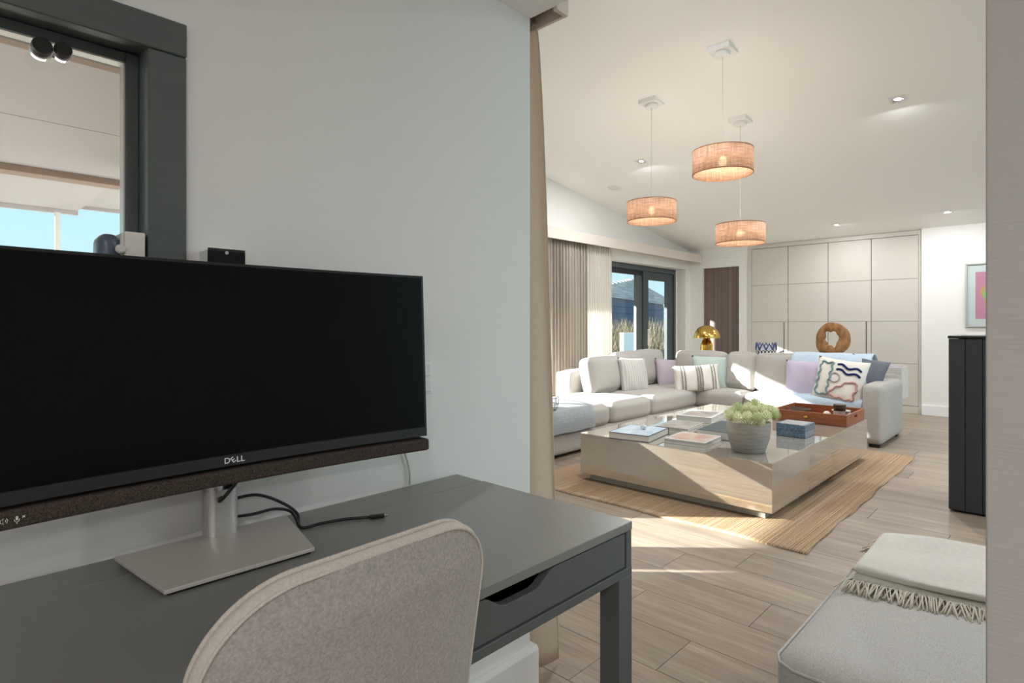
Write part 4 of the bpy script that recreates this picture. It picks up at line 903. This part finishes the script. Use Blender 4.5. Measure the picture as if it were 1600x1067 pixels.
link('dish', B().prism([(pf_.y-.01, bz+.001), (pf_.y-.05, bz+.001), (pf_.y-.095, pf_.z+.035), (pf_.y-.06, pf_.z+.02), (pf_.y-.03, pf_.z-.0), (pf_.y+.0, pf_.z-.015)], 7.58, 7.64, 'x', .006, 2), stripes('checked_glaze', lin(222, 216, 190), lin(44, 44, 44), 1, .02, .5), sh)
# magazines on the console end
mg = onX(1392, 571, 7.6)
tag(link('magazine', B().box(7.50, 7.74, mg.y-.13, mg.y+.16, kz1+.0005, kz1+.008, .001, 1), M['paper']), 'thin magazine lying on the right end of the console, lower one', 'magazine')
o = link('magazine', B().box(7.51, 7.72, mg.y-.12, mg.y+.13, kz1+.0085, kz1+.016, .001, 1), mat('mauve_cover', lin(176, 160, 172), .5)); tag(o, 'mauve magazine on top of another at the console end', 'magazine')

# ---- on the coffee table
ZT = TZ+.0006
def book(name, L_, F_, R_, h_, cover, lab, art=None, over=.004):
    """L_, F_, R_: left, near and right bottom corners in the photograph"""
    l, f, r = onZ(*L_, ZT), onZ(*F_, ZT), onZ(*R_, ZT); ex = (r-f); ey = (l-f); lx_, ly_ = ex.length, ey.length; ex.normalize(); ey = Vector((0, 0, 1)).cross(ex)
    t = thing(name, lab, 'book', f+(ex*lx_+ey*ly_)/2); ang = math.atan2(ex.y, ex.x); c = f+(ex*lx_+ey*ly_)/2
    def add(nm, b, m):
        o = link(nm, b, m, None); o.parent = t; o.rotation_euler = (0, 0, ang); return o
    hx, hy = lx_/2, ly_/2; tc_ = .003
    add('cover', B().box(-hx, hx, -hy, hy, 0, tc_, .0008, 1).box(-hx, hx, -hy, hy, h_-tc_, h_, .0008, 1).box(hx-.004, hx, -hy, hy, tc_, h_-tc_), cover)
    add('page_block', B().box(-hx+over, hx-.0045, -hy+over, hy-over, tc_, h_-tc_), M['paper'])
    if art: add('cover_art', B().box(-hx*art[1], hx*art[1], -hy*art[2], hy*art[2], h_, h_+.0004), art[0])
    return t
mc = lambda n, c, r=.25: mat(n, lin(*c), r, spec=.5)
artA = mat('snow_scene_print', lin(176, 200, 220), .25, spec=.6, vary=((6, 14, 1), lin(232, 236, 240), .9, 5))
artB = mat('grey_photo_print', lin(196, 190, 184), .3, spec=.5, vary=((14, 9, 1), lin(120, 112, 108), .8, 5))
artC = mat('coral_photo_print', lin(206, 196, 186), .3, spec=.5, vary=((9, 12, 1), lin(196, 132, 112), .8, 4))
bk1 = book('photo_book', (959, 682), (1014, 692), (1045, 678), .046, mc('ink_cover', (36, 40, 48)), 'thick dark bound book with a pale blue cover nearest the left table edge', (artA, .94, .94))
book('magazine_book', (1029, 668), (1075, 675), (1100, 664), .022, mc('grey_cover', (186, 182, 178)), 'thin grey paperback book in the middle of the table', (artB, .9, .9))
book('art_book', (1041, 690), (1102, 700), (1128, 688), .032, mc('white_cover', (214, 212, 206)), 'white art book with coral print in front of the flower pot', (artC, .8, .85))
book('thick_white_book', (1062, 655), (1112, 662), (1132, 652), .048, mc('pale_cover', (222, 222, 222)), 'thick white book at the far side of the table near the sofa', (artB, .8, .8))
book('teal_book', (1095, 681), (1154, 691), (1188, 675), .058, mc('teal_cover', (70, 82, 82), .5), 'large dark teal book half behind the flower pot')
cr_ = onZ(1006, 671, ZT+.047); bcz = bk1.location.z+.0475
gcr = bmesh.new(); bmesh.ops.create_icosphere(gcr, subdivisions=1, radius=.026); gcr.transform(Matrix.Translation((cr_.x, cr_.y, bcz+.019)) @ Matrix.Diagonal((1, 1.2, .8, 1)))
tag(link('crystal', gcr, mat('clear_crystal', lin(206, 214, 220), .08, spec=.8)), 'small clear crystal lying on the pale blue book', 'crystal')
# pot of flowers
pc_ = onZ(1175, 707, ZT); dpt = (pc_-Vector((0, 0, H))).dot(FWD); k_ = dpt/FPX; pr_ = 33*k_; pbr = 25*k_; ph = 47*k_
pcx_, pcy_ = pc_.x+pbr*.55*FWD.x, pc_.y+pbr*.55*FWD.y
pot = thing('flower_pot', 'grey rough pot of pale green globe flowers at the table corner', 'flower pot', (pcx_, pcy_, ZT))
link('pot', B().lathe([(0, 0), (pbr*.95, 0), (pbr, .006), (pr_*.93, ph*.42), (pr_*1.0, ph*.72), (pr_*1.0, ph*.97), (pr_*.985, ph), (pr_*.93, ph), (pr_*.92, ph*.9), (0, ph*.86)], (pcx_, pcy_, ZT), 56), M['pot'], pot, True)
fm = []
for vv_ in range(2):
    b = bmesh.new(); bmesh.ops.create_icosphere(b, subdivisions=2, radius=.6)
    for k in range(70):
        z = 1-2*(k+.5)/70; rr = math.sqrt(max(0, 1-z*z)); a = k*2.39996; d = Vector((rr*math.cos(a), rr*math.sin(a), z)); t1 = d.cross(Vector((.3, .2, 1))).normalized(); t2 = d.cross(t1)
        upv = (Vector((0, 0, 1))-d*d.z); upv = upv.normalized() if upv.length > .1 else t2; sd_ = d.cross(upv); s_ = random.uniform(.26, .34)
        P = [d*.62-upv*s_*.6, d*.86-upv*s_*.1+sd_*s_*.62, d*random.uniform(1.0, 1.1)+upv*s_*.75, d*.86-upv*s_*.1-sd_*s_*.62, d*.95]
        v = [b.verts.new(q) for q in P]
        for f in ((0, 1, 4), (1, 2, 4), (2, 3, 4), (3, 0, 4)): b.faces.new([v[i] for i in f])
    me = bpy.data.meshes.new('flower_head'); b.to_mesh(me); b.free(); me.materials.append(M['petal' if vv_ == 0 else 'petal2']); fm.append(me)
fl = [(1139, 648, 8, 1.0), (1153, 637, 8, .4), (1151, 652, 8.5, 1.3), (1169, 637, 8.5, .2), (1180, 631, 8, -.6), (1168, 651, 8.5, 1.2), (1190, 639, 8.5, .2), (1184, 653, 8.5, 1.4), (1197, 650, 8.5, 1.0), (1208, 643, 8.5, .3), (1212, 649, 7.5, .6), (1162, 644, 8, .0), (1176, 642, 8, .2), (1200, 640, 7.5, -.5), (1145, 642, 7, -.5), (1190, 660, 5.5, 1.5)]
base_d = dpt+pbr*.55
for i, (u, v, r, fwd) in enumerate(fl):
    d = base_d-fwd*pr_*.75; c = Vector((0, 0, H))+ray(u, v)*d; o = bpy.data.objects.new('flower_head', fm[i % 3 == 1]); C.objects.link(o); o.parent = pot
    o.location = c-Vector(pot.location); s_ = r*d/FPX*1.12; o.scale = (s_, s_, s_); o.rotation_euler = (random.uniform(-.5, .5), random.uniform(-.5, .5), random.uniform(0, 6))
stm = B()
for i, (u, v, r, fwd) in enumerate(fl):
    d = base_d-fwd*pr_*.75; c = Vector((0, 0, H))+ray(u, v)*d; stm.tube([(pcx_+(c.x-pcx_)*.3, pcy_+(c.y-pcy_)*.3, ZT+ph*.87), (pcx_+(c.x-pcx_)*.8, pcy_+(c.y-pcy_)*.8, max(ZT+ph+.01, c.z-.02)), c], .004, 5)
o = link('stems', stm, M['petal2'], pot); o['kind'] = 'stuff'
# blue box
l, f, r = onZ(1212, 680, ZT), onZ(1258, 685.5, ZT), onZ(1281.5, 680, ZT)
bxx0, bxx1, by0, by1 = f.x, r.x, f.y, l.y; bh = 20*((f-Vector((0, 0, H))).dot(FWD))/FPX
bx_ = thing('blue_box', 'glossy slate blue horn box with grey lid panel near the table edge', 'box', ((bxx0+bxx1)/2, (by0+by1)/2, ZT))
link('body', B().box(bxx0, bxx1, by0, by1, ZT, ZT+bh*.52, .002, 1), M['boxblue'], bx_)
lid = link('lid', B().box(bxx0, bxx1, by0, by1, ZT+bh*.53, ZT+bh, .002, 1), M['boxblue'], bx_)
link('inlay', B().box(bxx0+.018, bxx1-.018, by0+.018, by1-.018, ZT+bh, ZT+bh+.0008), M['boxgrey'], lid)
# tray
fT = onZ(1322.8, 668, ZT); rT = onZ(1353, 655.5, ZT); tzz = 18.6*((fT-Vector((0, 0, H))).dot(FWD))/FPX
lT = onZ(1203.75, 639, ZT+tzz)
tx0, tx1, ty0, ty1 = fT.x, fT.x+(rT-fT).length, max(fT.y, TY0+.004), lT.y
ty = thing('wooden_tray', 'reddish brown wooden tray with brass pull at the far end of the table', 'tray', ((tx0+tx1)/2, (ty0+ty1)/2, ZT))
link('bottom', B().box(tx0, tx1, ty0, ty1, ZT, ZT+.008), M['traywood'], ty)
for bx in ((tx0, tx0+.012, ty0, ty1), (tx1-.012, tx1, ty0, ty1)): link('side', B().box(*bx, ZT+.0085, ZT+tzz, .002, 1), M['traywood'], ty)
xm = (tx0+tx1)/2
for y0_, y1_ in ((ty0, ty0+.012), (ty1-.012, ty1)):
    e_ = link('side', B().box(tx0+.0125, xm-.045, y0_, y1_, ZT+.0085, ZT+tzz, .001, 1).box(xm+.045, tx1-.0125, y0_, y1_, ZT+.0085, ZT+tzz, .001, 1).box(xm-.045, xm+.045, y0_, y1_, ZT+.0085, ZT+tzz*.5).box(xm-.045, xm+.045, y0_, y1_, ZT+tzz*.76, ZT+tzz), M['traywood'], ty)
pu = onX(1259, 650, tx0); bb = B(); bb.lathe([(0, 0), (.022, 0), (.02, .008), (.012, .016), (0, .018)], (0, 0, 0), 20); bb.bm.transform(Matrix.Translation((tx0-.0002, pu.y, ZT+tzz*.55)) @ Matrix.Rotation(-PI/2, 4, 'Y') @ Matrix.Diagonal((.7, 1, 1, 1))); link('cup_pull', bb, M['brass'], ty, True)
zt2 = ZT+.0085
M['brownglass'] = mat('dark_lacquer', lin(58, 38, 30), .15, spec=.7)
def at_t(u, v, z): return onZ(u, v, z)
p = at_t(1244, 640, zt2+.05)
bw = B().lathe([(0, 0), (.05, 0), (.12, .045), (.125, .062), (.118, .06), (.05, .008), (0, .008)], (p.x, p.y, zt2), 32); tag(link('dark_bowl', bw, M['brownglass'], None, True), 'shallow dark brown bowl at the left end of the wooden tray', 'bowl')
p = at_t(1312, 645, zt2+.06)
jr = thing('scent_jar', 'small dark brown jar with lid in the right half of the tray', 'jar', (p.x, p.y, zt2))
link('jar', B().lathe([(0, 0), (.045, 0), (.047, .01), (.047, .09), (.04, .098), (0, .098)], (p.x, p.y, zt2), 28), M['brownglass'], jr, True)
link('lid', B().lathe([(0, .0985), (.05, .0985), (.05, .13), (.046, .135), (0, .135)], (p.x, p.y, zt2), 28), mat('brown_lid', lin(70, 48, 38), .35), jr, True)
link('label', B().lathe([(.0478, .03), (.0478, .08)], (p.x, p.y, zt2), 28), M['alu'], jr)
M['shellw'] = mat('white_shell', lin(232, 224, 212), .5)
for i, (u, v, r, lab) in enumerate(((1292, 648, .032, 'white ball in the tray just left of the brown jar'), (1325, 648, .03, 'white ball in the tray just right of the brown jar'), (1284, 651, .03, 'pale shell lying flat in the middle of the tray'))):
    p = at_t(u, v, zt2+.03); tag(link('white_ball' if i < 2 else 'pale_shell', B().ball((p.x, p.y, zt2+r*(1 if i < 2 else .5)), r, (1, 1, 1) if i < 2 else (1.2, 2.0, .5)), M['shellw'], None, 'all'), lab, 'ornament', 'white balls and shells in the tray' if i < 2 else None)
p = at_t(1337, 635, zt2+.05); tag(link('silver_dish', B().lathe([(0, 0), (.03, 0), (.034, .05), (.075, .062), (.075, .066), (.03, .056), (0, .056)], (min(p.x, tx1-.09), max(p.y, ty0+.09), zt2), 28), M['alud'], None, True), 'round silver footed dish at the right end of the tray', 'dish')

# ---- ottoman and folded throw in the foreground
OZ_ = .42; oc = onZ(1217, 1035, OZ_-.02)
ox0 = max(oc.x, 1.30)-.0; oy1 = onZ(1352, 870, OZ_).y+.02; ox1 = onZ(1385, 828, OZ_).x
ot = thing('ottoman', 'pale grey woven square ottoman in the near right of the living room', 'ottoman', ((ox0+ox1)/2, -.1, 0))
link('cushion', B().soft(ox0, ox1, -.62, oy1, .05, OZ_, r=.05, puffs=(.01, .01, .012), n=16), M['otto'], ot, 'all')
link('seam', B().tube([(ox0+.004, -.58, OZ_-.028), (ox0-.001, oy1-.05, OZ_-.028), (ox0+.02, oy1-.012, OZ_-.028), (ox0+.05, oy1+.001, OZ_-.028), (ox1-.05, oy1+.001, OZ_-.028)], .004, 6), M['otto'], ot, 'all')
for x in (ox0+.06, ox1-.12):
    for y in (-.56, oy1-.12): link('foot', B().box(x, x+.06, y, y+.06, 0, .055), M['black'], ot)
tw = thing('folded_throw', 'folded cream wool throw with fringe lying on the ottoman', 'throw', (2.1, .2, OZ_))
za = OZ_+.016
tA, tB_, tC, tD = onZ(1377, 838, za+.03), onZ(1330, 892, za+.03), onZ(1545, 938, za+.03), onZ(1545, 862, za+.03)
tC = tB_+(tC-tB_)*1.75; tD = tA+(tD-tA)*1.75
def sheet(z0, th, in_=0, dx=0):
    def q(u, v): return (tA.lerp(tD, u)).lerp(tB_.lerp(tC, u), v)
    t = bmesh.new(); nu_, nv_ = 60, 44; lay = []
    for s in (0, 1):
        rows = []
        for i in range(nu_+1):
            row = []
            for j in range(nv_+1):
                u, v = i/nu_, j/nv_; p = q(u, in_+v*(1-in_+dx)); e = min(1, 24*min(u, 1-u))*min(1, 20*min(v, 1-v)); e = math.sqrt(max(0, 1-(1-e)**2))
                wv = .007*math.sin(u*5+v*3.0)*e+.004*math.sin(v*9+u*4)*e
                row.append(t.verts.new((p.x, p.y, z0+th*.5+(th*.5*e+wv if s else -th*.5*e+wv*.6))))
            rows.append(row)
        lay.append(rows)
    for s in (0, 1):
        for i in range(nu_):
            for j in range(nv_): t.faces.new((lay[s][i][j], lay[s][i+1][j], lay[s][i+1][j+1], lay[s][i][j+1]))
    bmesh.ops.remove_doubles(t, verts=t.verts[:], dist=.0003); bmesh.ops.recalc_face_normals(t, faces=t.faces[:]); return t
link('lower_fold', sheet(OZ_+.012, .026, .03, .03), M['throw'], tw, 'all'); link('upper_fold', sheet(OZ_+.037, .026), M['throw'], tw, 'all')
fb = B(); down = (tB_-tA).normalized()
def tassel(p, d, ln):
    a = random.uniform(-.5, .5); d2 = Vector((d.x*math.cos(a)-d.y*math.sin(a), d.x*math.sin(a)+d.y*math.cos(a), 0))
    fb.tube([p, p+d2*ln*.35+Vector((0, 0, .006)), p+d2*ln*.75+Vector((0, 0, -.006)), p+d2*ln+Vector((random.uniform(-.006, .006), 0, -.012))], .0022, 5)
for k in range(170):
    p = tB_.lerp(tC, k/169*.98+.0); p = p+down*.0; p.z = OZ_+.022; tassel(p, down, random.uniform(.05, .09))
    if k % 2 == 0: q_ = p.copy(); q_.z = OZ_+.016; tassel(q_, down, random.uniform(.05, .08))
sid = (tA-tD).normalized()
for k in range(26):
    p = tA.lerp(tB_, random.uniform(0, .32)); p.z = OZ_+.03; tassel(p, sid, random.uniform(.02, .04))
o = link('fringe', fb, M['fringe'], tw, 'all'); o['kind'] = 'stuff'

# ---- ceiling lamps
kn_ = Vector((.1535, 0, 1)).normalized(); cp0 = Vector((XE, 0, ceil_z(XE)))
def on_ceiling(u, v):
    d = ray(u, v); o = Vector((0, 0, H)); return o+d*((cp0-o).dot(kn_)/d.dot(kn_))
tilt_c = Matrix.Rotation(math.atan(.1535), 4, 'Y')
pend = [((1129, 81), (1130.5, 254), 'largest looking woven pendant shade, nearest of the three'), ((1018, 163), (1019, 331), 'woven pendant shade hanging lowest left, nearest the window'), ((1156.5, 191), (1157.5, 365.5), 'woven pendant shade hanging in front of the wardrobe')]
RS, HS = .216, .18
proto = None
for (cu, cv), (su, sv), lab in pend:
    c = on_ceiling(cu, cv-4); dep = (c-Vector((0, 0, H))).dot(FWD); zc_ = H-(sv-PCY)*dep/FPX
    t = thing('pendant_lamp', lab, 'pendant lamp', (c.x, c.y, c.z), 'woven pendant lamps')
    hz_ = zc_-c.z
    sh_ = link('lamp_shade', B().lathe([(RS, -HS/2), (RS, HS/2)], (0, 0, 0), 64), M['burlap'], None, True); sh_.parent = t; sh_.location.z = hz_
    sd = sh_.modifiers.new('thickness', 'SOLIDIFY'); sd.thickness = .002; sd.offset = 0
    def sub(nm, b, m, par=t, sm=True, z=0): o = link(nm, b, m, None, sm); o.parent = par; o.location.z = z; return o
    sub('rim_band', B().lathe([(RS+.002, -HS/2), (RS+.002, -HS/2+.006), (RS-.003, -HS/2+.006), (RS-.003, -HS/2), (RS+.002, -HS/2)], (0, 0, 0), 64), M['shadeedge'], sh_); sub('rim_band', B().lathe([(RS+.002, HS/2-.006), (RS+.002, HS/2), (RS-.003, HS/2), (RS-.003, HS/2-.006), (RS+.002, HS/2-.006)], (0, 0, 0), 64), M['shadeedge'], sh_)
    sa = random.uniform(3.4, 4.6); sub('seam', B().box(-.004, .004, RS, RS+.002, -HS/2, HS/2), M['shadeedge'], sh_, False).rotation_euler = (0, 0, sa)
    sp_ = B()
    for k in range(3): a = 2*PI*k/3; sp_.tube([(0, 0, HS/2-.02), (RS*math.cos(a), RS*math.sin(a), HS/2-.008)], .0018, 5)
    sub('spider', sp_, M['chrome'], sh_)
    sub('socket', B().lathe([(0, .035), (.018, .035), (.02, .0), (.016, -.005), (0, -.005)], (0, 0, 0), 16), M['white'], t, True, hz_+.055)
    bl_ = sub('bulb', B().lathe([(0, -.075), (.012, -.073), (.024, -.062), (.03, -.045), (.026, -.025), (.014, -.005), (.012, 0)], (0, 0, 0), 20), M['bulb'], t, True, hz_+.048)
    sub('cord', B().tube([(0, 0, -.055), (.003, .002, hz_*.4), (-.002, .001, hz_*.7), (0, 0, hz_+.08)], .0032, 6), M['cablew'], t)
    sub('canopy', B().lathe([(0, -.025), (.052, -.025), (.058, -.03), (.056, -.055), (0, -.057)], (0, 0, 0), 32), M['white'], t)
    # level wedge between sloping ceiling and canopy
    sub('wedge_plate', B().prism([(-.085, .085*.1535-.0005), (.085, -.085*.1535-.0005), (.085, -.026), (-.085, -.026)], -.085, .085, 'y', .002, 1), M['white'], t, False)
    pl_ = bpy.data.lights.new('pendant_glow', 'POINT'); pl_.energy = 13; pl_.color = (1, .93, .84); pl_.shadow_soft_size = .035
    po = bpy.data.objects.new('pendant_glow', pl_); C.objects.link(po); po.parent = t; po.location.z = hz_+.01
dls = [((1403, 155), 'square white downlight nearest the right pier, lit'), ((1480, 331), 'square white downlight just above the wall right of the wardrobe'), ((1307, 351), 'small square downlight right above the wardrobe top'), ((1002, 252), 'square downlight above the leftmost pendant lamp')]
for (u, v), lab in dls:
    c = on_ceiling(u, v); t = thing('downlight', lab, 'downlight', c, 'square ceiling downlights')
    t.rotation_euler = tilt_c.to_euler()
    def sub2(nm, b, m): o = link(nm, b, m, None, False); o.parent = t; return o
    a = .055 if v > 160 else .06
    sub2('square_frame', B().box(-a, a, -a, -a*.68, -.006, -.0005, .001, 1).box(-a, a, a*.68, a, -.006, -.0005, .001, 1).box(-a, -a*.68, -a*.68, a*.68, -.006, -.0005, .001, 1).box(a*.68, a, -a*.68, a*.68, -.006, -.0005, .001, 1), M['white'])
    sub2('reflector', B().lathe([(a*.66, -.004), (a*.45, -.001)], (0, 0, 0), 24), M['chrome']); sub2('lens', B().lathe([(0, -.0012), (a*.45, -.0012)], (0, 0, 0), 24), M['down'])
c = on_ceiling(960, 293); o = link('ceiling_speaker', B().lathe([(0, -.004), (.085, -.004), (.09, -.002), (.09, -.0003)], (0, 0, 0), 36), mat('speaker_grille', lin(226, 224, 220), .8)); o.location = c; o.rotation_euler = tilt_c.to_euler(); tag(o, 'flush round white speaker in the ceiling left of the pendants', 'speaker')
